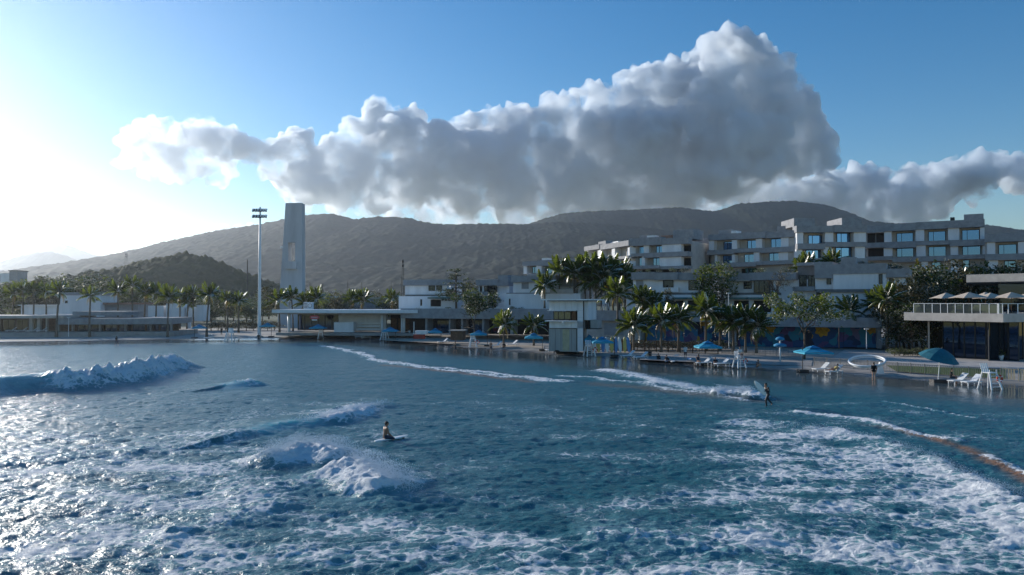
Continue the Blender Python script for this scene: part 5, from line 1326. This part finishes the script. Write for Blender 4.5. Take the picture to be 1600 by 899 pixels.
# surfboards standing in a rack
def board_mesh(name, L_, w, mt):
    m = MB(); out = []
    for i in range(14):
        t = i / 13; out.append((w / 2 * (math.sin(math.pi * min(1, (.06 + t * .94))) ** .6) * (1 if t < .6 else 1 - .12 * (t - .6)), t * L_, .10 * L_ * (t - .45) ** 3))
    V = []
    for x, y, z in out: V += [(-x, y, z), (x, y, z), (x * .75, y, z + .055), (-x * .75, y, z + .055)]
    F = [(0, 1, 2, 3)]
    for i in range(13):
        a = i * 4
        for j in range(4): F.append((a + j, a + 4 + j, a + 4 + (j + 1) % 4, a + (j + 1) % 4))
    F.append((52, 55, 54, 53)); m.add(V, F); return m.mesh(name, mt, False)
BM = [board_mesh('surfboard', 2.3, .56, x) for x in (BOARDW, YELW, BOARDB)]
SB = board_mesh('surfboard', 1.75, .52, BOARDW)
rk = thing('surfboard_rack', place(955, 551), 'wooden rack for surfboards beside the lookout tower', 'rack'); W = 2.9
MB().box(-W, .25, 0, -W + .12, .4, 2.1).build('post', WOOD, rk); MB().box(W - .12, .25, 0, W, .4, 2.1).build('post', WOOD, rk); MB().box(-W, .28, 1.5, W, .36, 1.6, ).build('rail', WOOD, rk); MB().box(-W + .13, .3, .4, W - .13, .36, .5).build('rail', WOOD, rk)
for i in range(9):
    q = thing('surfboard', Vector(rk.location) + Vector((-2.4 + i * .62, -.1, .02)), ('white', 'yellow', 'blue')[i % 3] + ' surfboard standing upright in the wooden rack', 'surfboard', ('white', 'yellow', 'blue')[i % 3] + ' boards in the rack')
    b = mobj('deck', BM[i % 3], q); b.rotation_euler = (R(79), R(random.uniform(-5, 5)), 0)
    f = MB().quadprism([(-.01, .12, -.01), (.01, .12, -.01), (.01, .30, -.01), (-.01, .30, -.01)], [(-.005, .05, -.16), (.005, .05, -.16), (.005, .12, -.16), (-.005, .12, -.16)]).build('fin', DKMET, q); f.rotation_euler = b.rotation_euler
for i, (px, py, rz) in enumerate(((1045,564,1.2),(1052,566,1.3),(1010,556,1.4),(1075,564,1.5),(1060,560,1.1))):
    q = thing('surfboard', place(px, py), 'soft-top surfboard lying in the pile by the seated surfers', 'surfboard', 'boards lying on the beach', rz + 1.57); b = mobj('deck', BM[(i + 2) % 3], q, (0, 0, .08 + .09 * i))
# wooden lattice fence along the promenade
def lattice(px0, py0, px1, py1, n, h, label):
    A, B = gnd(px0, py0, .28), gnd(px1, py1, .28); o = thing('lattice_fence', A, label, 'fence'); d = (B - A); L_ = d.length; o.rotation_euler = (0, 0, math.atan2(d.y, d.x)); w = L_ / n
    for i in range(n + 1): MB().box(i * w - .06, -.06, 0, i * w + .06, .06, h + .05).build('post', WOOD, o)
    for i in range(n):
        a, b = i * w + .06, (i + 1) * w - .06
        MB().box(a, -.03, h - .08, b, .03, h).build('rail', WOOD, o); MB().box(a, -.03, h - .62, b, .03, h - .54).build('rail', WOOD, o); MB().box(a, -.03, .08, b, .03, .16).build('rail', WOOD, o)
        m = MB(); k_ = int(w / .26)
        for j in range(k_):
            x = a + (b - a) * (j + .5) / k_
            for s_ in (-1, 1): m.add([(x - .13 * s_ - .02, s_ * .012, h - .54), (x - .13 * s_ + .02, s_ * .012, h - .54), (x + .13 * s_ + .02, s_ * .012, h - .08), (x + .13 * s_ - .02, s_ * .012, h - .08)], [(0, 1, 2, 3)])
        for j in range(int(w / .12)):
            x = a + .06 + j * .12; m.box(x - .015, -.012, .16, x + .015, .012, h - .62)
        q = m.build('lattice_infill', WOOD, o); q['kind'] = 'stuff'
lattice(972, 548, 1122, 554, 8, 1.6, 'brown wooden fence with a crossed lattice top before the mural')
# metal picket fence by the lawn
def pickets(px0, py0, px1, py1, n, h, label, mt, gap, pw):
    A, B = gnd(px0, py0, .28), gnd(px1, py1, .28); o = thing('picket_fence', A, label, 'fence'); d = (B - A); L_ = d.length; o.rotation_euler = (0, 0, math.atan2(d.y, d.x)); w = L_ / n
    for i in range(n + 1): MB().box(i * w - .03, -.03, -.3, i * w + .03, .03, h + .03).build('post', mt, o)
    for i in range(n):
        for z in (.12, h - .06): MB().box(i * w + .03, -.015, z - .02, (i + 1) * w - .03, .015, z + .02).build('rail', mt, o)
        m = MB(); k_ = int((w - .1) / gap)
        for j in range(k_): x = i * w + (j + .75) * gap; m.box(x - pw, -.01, .141, x + pw, .01, h - .081)
        q = m.build('pickets', mt, o); q['kind'] = 'stuff'
FENCEM = mat('grey_fence_metal', (.22, .20, .18), .6, .2, 2)
pickets(1272, 572, 1402, 582.5, 6, 1.05, 'grey metal picket fence between the beach and the white hoop', FENCEM, .16, .02)
pickets(1402, 582.5, 1563, 594, 7, 1.05, 'grey metal picket fence along the lawn behind the teal umbrella', FENCEM, .16, .02)
pickets(1564, 594, 1680, 602, 4, 1.15, 'pale sunlit wooden slat fence behind the end lifeguard chair', mat('pale_fence_wood', (.55, .45, .30), .75, .15, 2), .22, .07)
pickets(1128, 553, 1250, 559, 7, 1.1, 'dark picket fence round the splash pad before the mural', FENCEM, .2, .02)
def sheet(name, pts, z, mt):
    m = MB(); q = [gnd(px, py, z) for px, py in pts]; c = sum(q, Vector()) / len(q); m.add([v - c for v in q] , [tuple(range(len(q)))]); o = m.build(name, mt); o.location = c; o['kind'] = 'structure'; return o
LAWN = mat('lawn_grass', (.07, .12, .02), .9, .35, 2.5, .6, 30)
sheet('lawn', [(1385,571),(1570,577.5),(1572,592),(1402,581)],   .335, LAWN); sheet('lawn', [(372,501),(403,501),(403,505.5),(366,505.5)],   .335, LAWN)
sheet('paving', [(1320,546),(1420,549),(1500,561),(1700,570),(1700,583),(1500,573),(1380,566),(1300,560)], .332, CONC)
sheet('paving', [(1000,556),(1130,556),(1270,562),(1268,572),(1130,568),(1000,562)], .336, GREYP)
# planter, kiosk, bins and signs
p = gnd(1564, 563, .33); o = thing('potted_plant', p, 'leafy plant in a white pot on the restaurant deck', 'potted plant'); MB().lathe([(.22, 0), (.34, .62), (.30, .62), (.28, .55)], (0, 0, 0), 14).build('pot', PLAST, o, True)
q = mobj('foliage', CROWNS[(('shrub', 0), LEAF_B.name)], o, (0, 0, .35)); q.scale = (1.0, 1.0, 1.1)
ks = facade_thing('beach_kiosk', (646, 128), (724, 126), .5, 'low beach kiosk with a red counter and brown bar hut', 'kiosk')
ks.box('red_counter', mat('red_paint', (.35, .05, .035), .6, .2, 2), 646, 523, 661, 530, 0, 1.2); ks.box('counter_top', STEEL, 648, 517, 666, 522.8, .3, 1.4); ks.box('bar', WOOD, 704, 517.5, 723, 532, 0, 1.8); ks.box('bar_roof', CONC, 702, 516, 725, 517.4, -.4, 2.2); ks.box('screen_frame', STEEL, 646.3, 503, 647.2, 523, 0, .1)
dk = sheet('boardwalk', [(600,529),(660,531),(740,536.5),(850,541),(850,545),(740,540),(660,535),(600,532)], .34, mat('pale_deck', (.52, .42, .32), .8, .15, 1.5))
# slim lamp posts and distant poles
def lamp_post(px, yb, yt, Y, label, r=.07, head=True, mt=STEEL, zb=None):
    p = at(px, yb, Y); z = p.z if zb is None else zb; o = thing('lamp_post', (p.x, Y, z), label, 'lamp post', 'slim posts'); h = zat(yt, Y) - z
    MB().tube([(0, 0, 0), (0, 0, h)], [r, r * .6], 8).build('pole', mt, o)
    if head: MB().box(-.3, -.12, h, .3, .12, h + .12).build('lamp_head', mt, o)
    return o
lamp_post(1139, 545, 459, 108, 'slim pale lamp post between the stocky palms'); lamp_post(107, 526, 497, 150, 'white post in front of the beach club'); lamp_post(1354, 545, 515, 104, 'white lamp post before the mural end', .06)
lamp_post(386, 480, 405.5, 300, 'distant dark pole left of the flood light mast', .30, False, DKMET, .5); lamp_post(979, 500, 468, 125, 'slim post on the terrace wall by the drooping palm', .05)
lamp_post(1311, 545, 512, 106, 'brown post at the mural', .07, False, WOOD)
for px, yt in ((484,440),(504,443),(543,440),(565,441),(611,440)): lamp_post(px, 480, yt, 330, 'thin distant pole standing up against the hill', .22, False, DKMET, .5)
def lattice_mast(px, yb, yt, Y, label, w):
    p = at(px, yb, Y); o = thing('radio_mast', p, label, 'mast', 'radio masts'); h = zat(yt, Y) - p.z
    for sx in (-1, 1):
        for sy in (-1, 1): MB().tube([(sx * w, sy * w, 0), (sx * w * .4, sy * w * .4, h)], w * .13, 4).build('leg', DKMET, o)
    for i in range(7):
        t = (i + .5) / 7; q = w * (1 - .6 * t); MB().box(-q, -q, h * t - w * .08, q, q, h * t + w * .08).build('brace', DKMET, o)
    for t in (.82, .93): MB().tube([(0, 0, h * t), (0, 0, h * t + h * .05)], w * .95, 8).build('antenna', DKMET, o)
lattice_mast(629, 470, 406, 320, 'slim telecom mast rising behind the flat-roofed villa', .55)
lattice_mast(197, 432, 396, 1500, 'far lattice pylon on the shoulder of the hill', 3.0)

# ================================================================== people
SKIN = mat('tanned_skin', (.34, .18, .115), .55, .12, 6); SKIN_L = mat('light_skin', (.45, .27, .19), .55, .1, 6); HAIR = mat('dark_hair', (.018, .013, .010), .6, .3, 20)
WET = mat('black_wetsuit', (.012, .013, .016), .5, .2, 5); SHORT_D = mat('dark_shorts', (.03, .035, .06), .8, .2, 5); SHIRT_W = mat('white_shirt', (.66, .66, .65), .8, .1, 5); SHIRT_R = mat('red_shirt', (.42, .07, .06), .8, .15, 5); SHIRT_Y = mat('yellow_cloth', (.5, .38, .12), .8, .15, 5); SHIRT_K = mat('black_shirt', (.02, .02, .022), .8, .2, 5)
def union(bones, voxel, name, mt, inflate=0.):
    """one continuous surface from tapered limbs (a, ra, b, rb)"""
    C, Rr = [], []
    for a, ra, b, rb in bones:
        a, b = Vector(a), Vector(b); ra += inflate; rb += inflate; d = b - a; L_ = d.length
        n = max(2, int(L_ / (min(ra, rb) * .55)) + 1) if L_ > 1e-5 else 1
        for i in range(n):
            t = i / (n - 1) if n > 1 else 0
            C.append(tuple(a + d * t)); Rr.append([ra + (rb - ra) * t] * 3)
    me = balls_mesh(C, Rr, ICO2 if voxel < .014 else ICO1)
    o = bpy.data.objects.new('t', me); link(o)
    md = o.modifiers.new('r', 'REMESH'); md.mode = 'VOXEL'; md.voxel_size = voxel
    sm = o.modifiers.new('s', 'SMOOTH'); sm.factor = .5; sm.iterations = 3
    m2 = eval_mesh(o); bpy.data.objects.remove(o); bpy.data.meshes.remove(me)
    m2.materials.clear(); m2.materials.append(mt); m2.polygons.foreach_set('use_smooth', [True] * len(m2.polygons)); m2.name = name
    return m2
def hand(bones, wrist, d, side, fist=False):
    """palm and five unequal bent fingers; d points along the forearm"""
    d = Vector(d).normalized(); up = Vector((0, 0, 1)) if abs(d.z) < .8 else Vector((0, -1, 0)); s = d.cross(up).normalized() * side; u = s.cross(d) * side
    w = Vector(wrist); pal = w + d * .085
    for k in (-1, 0, 1): bones.append((w + s * .012 * k, .020, pal + s * .024 * k, .017))
    for k, L_ in ((-1.5, .058), (-.5, .078), (.5, .084), (1.5, .074)):
        a = pal + s * .0195 * k; b = a + (d * .8 - u * .35 * (2 if fist else 1)).normalized() * L_ * .5; c = b + (d * (.2 if fist else .55) - u * .7).normalized() * L_ * .5
        bones += [(a, .0105, b, .0095), (b, .0095, c, .008)]
    a = w + d * .03 - s * .026; b = a + (d * .6 - s * .7).normalized() * .045; c = b + (d * .9 - u * .3).normalized() * .035
    bones += [(a, .013, b, .011), (b, .011, c, .009)]
def figure(P, fine=True):
    """P: joint positions; returns bones grouped by region. Forward is -Y."""
    V = lambda k: Vector(P[k]); B = {}
    hip, chest, neck, head = V('pelvis'), V('chest'), V('neck'), V('head')
    across = (V('shl_l') - V('shl_r')).normalized()
    B['torso'] = [(hip, .125, hip.lerp(chest, .5), .108), (hip.lerp(chest, .5), .112, chest, .13)]
    for s in ('l', 'r'):
        B['torso'] += [(hip, .11, V('hip_' + s), .10), (chest, .115, V('shl_' + s), .062), (hip.lerp(chest, .55) + across * (.05 if s == 'l' else -.05), .10, chest + across * (.07 if s == 'l' else -.07), .115)]
        B['thigh_' + s] = [(V('hip_' + s), .098, V('knee_' + s), .06)]
        B['shin_' + s] = [(V('knee_' + s), .058, V('knee_' + s).lerp(V('ank_' + s), .35), .057), (V('knee_' + s).lerp(V('ank_' + s), .35), .056, V('ank_' + s), .038)]
        B['foot_' + s] = [(V('ank_' + s), .04, V('toe_' + s), .028)]
        B['arm_' + s] = [(V('shl_' + s), .056, V('elb_' + s), .042)]
        fa = [(V('elb_' + s), .042, V('wri_' + s), .027)]; d = V('wri_' + s) - V('elb_' + s)
        if fine: hand(fa, V('wri_' + s), d, 1 if s == 'l' else -1, P.get('fist'))
        else: w = V('wri_' + s); dn = d.normalized(); fa += [(w, .028, w + dn * .10, .034), (w + dn * .1, .03, w + dn * .17, .014), (w + dn * .03, .014, w + dn * .07 + across * .04, .011)]
        B['fore_' + s] = fa
    B['neck'] = [(chest.lerp(neck, .4), .06, head - Vector((0, 0, .07)), .052)]
    f = Vector(P.get('face', (0, -1, 0))).normalized(); sd_ = f.cross(Vector((0, 0, 1))).normalized()
    B['head'] = [(head + Vector((0, 0, .035)) - f * .01, .092, head + Vector((0, 0, .02)) + f * .02, .088), (head + Vector((0, 0, -.05)) + f * .035, .06, head + Vector((0, 0, -.085)) + f * .055, .036), (head + f * .10 + Vector((0, 0, .0)), .012, head + f * .122 + Vector((0, 0, -.022)), .014)]
    for s in (-1, 1): B['head'].append((head + sd_ * .092 * s + Vector((0, 0, .01)), .016, head + sd_ * .095 * s - Vector((0, 0, .025)), .013))
    B['hair'] = [(head + Vector((0, 0, .06)) - f * .022, .098, head + Vector((0, 0, .055)) + f * .01, .093), (head + Vector((0, 0, .03)) - f * .05, .085, head - Vector((0, 0, .04)) - f * .055, .06)]
    return B, f, sd_
PM = {}
def person(loc, rz, pose, label, wear, skin=SKIN, fine=False, longhair=False, s=1.0):
    """wear: list of (name, material, regions)"""
    key = (pose['id'], skin.name, longhair)
    if key not in PM:
        B, f, sd_ = figure(pose, fine); vox = .012 if fine else .022
        body = [b for k, v in B.items() if k != 'hair' for b in v]
        hair = list(B['hair'])
        if longhair: h = Vector(pose['head']); hair += [(h - f * .07, .075, h - f * .10 - Vector((0, 0, .26)), .05)]
        PM[key] = dict(B=B, body=union(body, vox, 'body', skin), hair=union(hair, vox, 'hair', HAIR), vox=vox, f=f, sd=sd_, head=Vector(pose['head']))
    q = PM[key]
    o = thing('person', loc, label, 'person', None, rz, s)
    mobj('body', q['body'], o); mobj('hair', q['hair'], o)
    for nm, mt, regs in wear:
        k2 = (nm, mt.name, tuple(regs))
        if k2 not in q: q[k2] = union([b for r_ in regs for b in q['B'][r_]], q['vox'], nm, mt, .014)
        mobj(nm, q[k2], o)
    if fine:
        for s_ in (-1, 1):
            m = MB(); c = q['head'] + q['f'] * .094 + q['sd'] * .034 * s_ + Vector((0, 0, .012)); m.lathe([(.002, -.009), (.011, -.004), (.011, .004), (.002, .009)], c, 8); m.build('eye', HAIR, o)
    return o
def base_pose(id_, **kw):
    P = dict(id=id_, pelvis=(0, 0, .95), chest=(0, .01, 1.32), neck=(0, 0, 1.47), head=(0, -.02, 1.60), shl_l=(.18, .01, 1.40), shl_r=(-.18, .01, 1.40), elb_l=(.23, .04, 1.12), elb_r=(-.23, .04, 1.12), wri_l=(.24, -.06, .88), wri_r=(-.24, -.06, .88),
             hip_l=(.09, 0, .92), hip_r=(-.09, 0, .92), knee_l=(.10, -.02, .50), knee_r=(-.10, -.02, .50), ank_l=(.10, .02, .08), ank_r=(-.10, .02, .08), toe_l=(.11, -.15, .03), toe_r=(-.11, -.15, .03))
    P.update(kw); return P
WALK = base_pose('walk', knee_l=(.09, -.20, .52), ank_l=(.09, -.22, .10), toe_l=(.09, -.38, .06), knee_r=(-.09, .08, .50), ank_r=(-.09, .30, .12), toe_r=(-.09, .18, .03), elb_l=(.24, .12, 1.14), wri_l=(.24, .12, .90), elb_r=(-.24, -.06, 1.13), wri_r=(-.22, -.24, .95))
STAND = base_pose('stand')
WADE = base_pose('wade', fist=True, pelvis=(0, .02, .90), chest=(0, -.06, 1.26), neck=(0, -.10, 1.41), head=(0, -.13, 1.54), shl_l=(.18, -.06, 1.34), shl_r=(-.18, -.06, 1.34), elb_l=(.30, -.10, 1.10), wri_l=(.30, -.34, 1.16), elb_r=(-.28, .10, 1.10), wri_r=(-.30, .02, .86), hip_l=(.09, .02, .87), hip_r=(-.09, .02, .87), knee_l=(.10, -.22, .48), ank_l=(.10, -.16, .06), toe_l=(.10, -.32, .02), knee_r=(-.10, .18, .47), ank_r=(-.10, .50, .16), toe_r=(-.10, .44, .02))
STRAD = base_pose('straddle', pelvis=(0, .02, .13), chest=(0, -.02, .50), neck=(0, -.05, .65), head=(0, -.08, .79), shl_l=(.19, -.02, .585), shl_r=(-.19, -.02, .585), elb_l=(.22, -.12, .31), elb_r=(-.22, -.12, .31), wri_l=(.13, -.32, .13), wri_r=(-.13, -.32, .13), hip_l=(.11, 0, .10), hip_r=(-.11, 0, .10), knee_l=(.27, -.36, .02), knee_r=(-.27, -.36, .02), ank_l=(.30, -.30, -.38), ank_r=(-.30, -.30, -.38), toe_l=(.31, -.46, -.42), toe_r=(-.31, -.46, -.42))
SIT = base_pose('sit', pelvis=(0, 0, .56), chest=(0, -.02, .92), neck=(0, -.05, 1.07), head=(0, -.08, 1.20), shl_l=(.18, -.02, 1.0), shl_r=(-.18, -.02, 1.0), elb_l=(.24, -.10, .74), elb_r=(-.24, -.10, .74), wri_l=(.13, -.33, .66), wri_r=(-.13, -.33, .66), hip_l=(.09, 0, .53), hip_r=(-.09, 0, .53), knee_l=(.11, -.42, .54), knee_r=(-.11, -.42, .54), ank_l=(.11, -.42, .10), ank_r=(-.11, -.40, .10), toe_l=(.12, -.58, .05), toe_r=(-.12, -.56, .05))
SQUAT = base_pose('squat', pelvis=(0, .05, .16), chest=(0, -.06, .52), neck=(0, -.12, .66), head=(0, -.16, .79), shl_l=(.18, -.06, .60), shl_r=(-.18, -.06, .60), elb_l=(.24, -.24, .42), elb_r=(-.24, -.24, .42), wri_l=(.08, -.42, .40), wri_r=(-.08, -.42, .40), hip_l=(.09, .03, .14), hip_r=(-.09, .03, .14), knee_l=(.13, -.36, .46), knee_r=(-.13, -.36, .46), ank_l=(.12, -.46, .07), ank_r=(-.12, -.46, .07), toe_l=(.13, -.62, .03), toe_r=(-.13, -.62, .03))
RECL = base_pose('recline', pelvis=(0, .05, .48), chest=(0, .36, .70), neck=(0, .47, .80), head=(0, .52, .92), face=(0, -.9, .3), shl_l=(.18, .42, .72), shl_r=(-.18, .42, .72), elb_l=(.27, .18, .60), elb_r=(-.27, .18, .60), wri_l=(.16, -.04, .60), wri_r=(-.16, -.04, .60), hip_l=(.09, .02, .46), hip_r=(-.09, .02, .46), knee_l=(.10, -.38, .68), knee_r=(-.10, -.42, .50), ank_l=(.10, -.62, .44), ank_r=(-.10, -.84, .45), toe_l=(.10, -.78, .42), toe_r=(-.10, -.93, .55))
full = ['torso', 'arm_l', 'arm_r', 'fore_l', 'fore_r', 'thigh_l', 'thigh_r', 'shin_l', 'shin_r']
def shorts(m): return ('shorts', m, ['thigh_l', 'thigh_r'])
def shirt(m): return ('shirt', m, ['torso', 'arm_l', 'arm_r'])
# surfer sitting astride his board
p = gnd(606, 688); zw = water_z(p.x, p.y)
bd = thing('surfboard', (p.x, p.y, zw + .03), 'pale surfboard under the surfer sitting out in the pool', 'surfboard', None, R(-62))
b = mobj('deck', SB, bd, (0, -1.0, 0)); b.scale = (1, 1.12, 1)
MB().quadprism([(-.012, .78, -.05), (.012, .78, -.05), (.012, .95, -.05), (-.012, .95, -.05)], [(-.006, .9, -.2), (.006, .9, -.2), (.006, .97, -.2), (-.006, .97, -.2)]).build('fin', DKMET, bd)
b.rotation_euler = (0, 0, 0)
# board lies nose towards the right and away; the rider faces the nose
bd.rotation_euler = (R(3), 0, R(-58)); b.location = (0, -.75, -.02)
person((p.x - .12, p.y - .08, zw + .06), R(-58 + 180), STRAD, 'bare-chested surfer sitting upright on a surfboard in the open water', [('board_shorts', SHORT_D, ['thigh_l', 'thigh_r'])], SKIN, True)
# wading surfer carrying a board
p = gnd(1199, 634); zw = water_z(p.x, p.y)
person((p.x, p.y, min(0, zw) - .05), R(-68), WADE, 'surfer in a black wetsuit wading out with a white board under one arm', [('wetsuit', WET, full)], SKIN, True)
bd = thing('surfboard', (p.x - .20, p.y - .30, .78), 'white pointed surfboard carried by the wading surfer', 'surfboard', None, 0)
b = mobj('deck', SB, bd); b.rotation_euler = Matrix(((.78, -.62, 0), (.0, .0, -1), (.62, .78, 0))).to_euler(); b.scale = (.8, .76, .9)
cd = thing('leash', (p.x + .3, p.y - .1, .3), 'thin black leash trailing behind the wading surfer', 'leash'); MB().tube([(-.1, 0, .35), (.12, .05, .25), (.25, 0, .42), (.38, .05, .2), (.52, 0, .05), (.3, .05, -.25)], .012, 5).build('cord', RUBBER, cd)
# woman on the wet edge of the beach
p = place(1365.5, 595); person(p, R(170), STAND, 'woman in a dark top standing at the edge of the wet beach', [('top', SHIRT_K, ['torso', 'arm_l', 'arm_r']), ('shorts', SHORT_D, ['torso'])], SKIN_L, True, True)
for px, py, pose, rz, l, w, sk in (
    (182, 541, WALK, 1.2, 'person in dark clothes standing in the far left shallows', [shirt(SHIRT_K), shorts(SHORT_D)], SKIN),
    (404, 536, STAND, .3, 'person standing in the shallows below the flood light mast', [shirt(SHIRT_K), shorts(SHORT_D)], SKIN),
    (711, 552, WALK, 1.9, 'boy walking out of the shallows under the kiosk umbrellas', [shorts(SHORT_D), ('vest', SHIRT_K, ['torso'])], SKIN),
    (767, 551.5, WALK, .4, 'bare-chested person in dark shorts walking towards the water', [shorts(SHORT_D)], SKIN),
    (1183, 575, SQUAT, .6, 'person crouching on the beach right of the manned lifeguard chair', [('swimsuit', SHORT_D, ['torso'])], SKIN_L),
    (1028, 563.5, SQUAT, .2, 'person in dark wetsuit crouching beside the lying boards', [('wetsuit', WET, full)], SKIN),
    (1040, 566, SQUAT, .7, 'second person in dark wetsuit crouching among the boards', [('wetsuit', WET, full)], SKIN),
    (1071, 561, STAND, .1, 'person in a light shirt standing behind the pile of boards', [shirt(SHIRT_W), shorts(SHORT_D)], SKIN_L),
    (1016, 557, SQUAT, -.5, 'person bending over the gear behind the pale loungers', [shirt(SHIRT_K), shorts(SHORT_D)], SKIN),
    (787, 544, SQUAT, .4, 'person sitting on the sand by the yellowing palm', [shirt(SHIRT_K)], SKIN),
    (368, 511, STAND, .3, 'passer-by in pale clothes on the lawn path', [shirt(SHIRT_W), shorts(SHORT_D)], SKIN),
    (374, 511, WALK, .3, 'passer-by in dark clothes on the lawn path', [shirt(SHIRT_K), shorts(SHORT_D)], SKIN),
    (346, 524, STAND, .0, 'dark figure on the promenade left of the mast', [shirt(SHIRT_K), ('trousers', SHIRT_K, ['thigh_l', 'thigh_r', 'shin_l', 'shin_r'])], SKIN),
    (534, 527, STAND, .0, 'person in red at the pavilion counter', [shirt(SHIRT_R), shorts(SHORT_D)], SKIN),
    (548, 527, STAND, .4, 'person in black at the pavilion counter', [shirt(SHIRT_K), shorts(SHORT_D)], SKIN),
    (640, 528, STAND, .9, 'person in pale shirt by the pavilion bar', [shirt(SHIRT_W), shorts(SHORT_D)], SKIN),
    (712, 535, STAND, .2, 'person standing before the brown bar hut', [shirt(SHIRT_K), shorts(SHORT_D)], SKIN)):
    q = place(px, py); person(q, rz, pose, l, w, sk)
# seated on loungers and on the guard chair
q = Vector(L_SUN.location); person(q, R(-68), RECL, 'sunbather in yellow reclining on the white lounger', [('swimsuit', SHIRT_Y, ['torso'])], SKIN_L)
q = Vector(L_W.location) + Vector((-.75, -.1, -.05)); person(q, .3, SIT, 'person sitting on the edge of the lounger under the blue umbrella', [('swimsuit', SHORT_D, ['torso'])], SKIN)
q = place(1118, 571); person(q, -.4, SQUAT, 'person in black crouching between two loungers', [shirt(SHIRT_K), shorts(SHORT_D)], SKIN)
q = place(1489, 598); person(q + Vector((0, .3, -.05)), .9, SIT, 'person in a dark shirt and pale cap sitting by the teal umbrella', [shirt(SHIRT_K), shorts(SHORT_D)], SKIN_L)
person(Vector(LGC.location) + Vector((.05, -.05, 1.02)), .3, SIT, 'lifeguard in a white shirt sitting up on the chair', [shirt(SHIRT_W), shorts(SHORT_D)], SKIN)

# ================================================================== spray thrown up by the breaking waves
def spray(name, pts, n, spread, height, seed, label, size=.022, wind=(.5, .1)):
    rnd = np.random.RandomState(seed); P = []
    ps = [gnd(a, b) for a, b in pts]
    for i in range(n):
        t = rnd.rand() * (len(ps) - 1); k = int(t); f = t - k; c = ps[k].lerp(ps[min(k + 1, len(ps) - 1)], f)
        h = height * rnd.rand() ** 2.6
        x = c.x + rnd.randn() * spread + h * wind[0]; y = c.y + rnd.randn() * spread + h * wind[1]
        P.append((x, y, water_z(x, y) + h, size * (.35 + rnd.rand() ** 3 * 1.4)))
    P = np.array(P); tet = np.array([(1, 1, 1), (-1, -1, 1), (-1, 1, -1), (1, -1, -1)], float) * .7
    V = P[:, None, :3] + tet[None] * P[:, None, 3:4]; F = np.array([(0, 1, 2), (0, 3, 1), (0, 2, 3), (1, 3, 2)])
    F = (np.arange(n)[:, None, None] * 4 + F[None]).reshape(-1, 3)
    me = np_mesh(name, V.reshape(-1, 3), F, mat('spray_droplets', (.82, .85, .88), .5, .02, 2), False)
    o = mobj(name, me); o['kind'] = 'stuff'; o['label'] = label
spray('spray', [(405,730),(445,716),(480,704),(520,712),(560,735),(600,757),(635,770)], 48000, .32, .55, 1, 'white spray flying off the breaking wave left of the sitting surfer', .011, (.8, .1))
spray('spray', [(60,603),(130,603),(200,593),(250,582),(300,570)], 5000, .35, .32, 2, 'spray along the long breaking wave near the far shore', .022)
spray('spray', [(470,664),(520,656),(560,645),(605,630)], 5000, .3, .25, 3, 'spray on the small breaker beyond the sitting surfer', .018)
spray('spray', [(1105,617),(1150,618),(1172,622)], 6000, .36, .36, 4, 'splash of the shore break beside the wading surfer', .02, (.1, .1))
spray('spray', [(960,582),(1050,603),(1110,613)], 6000, .5, .18, 5, 'fine splashes along the shore break', .018)
spray('spray', [(1180,665),(1260,672),(1330,683),(1400,702),(1450,718),(1500,738),(1560,764),(1600,784)], 9000, .4, .2, 6, 'splashes along the ragged foam front', .014)
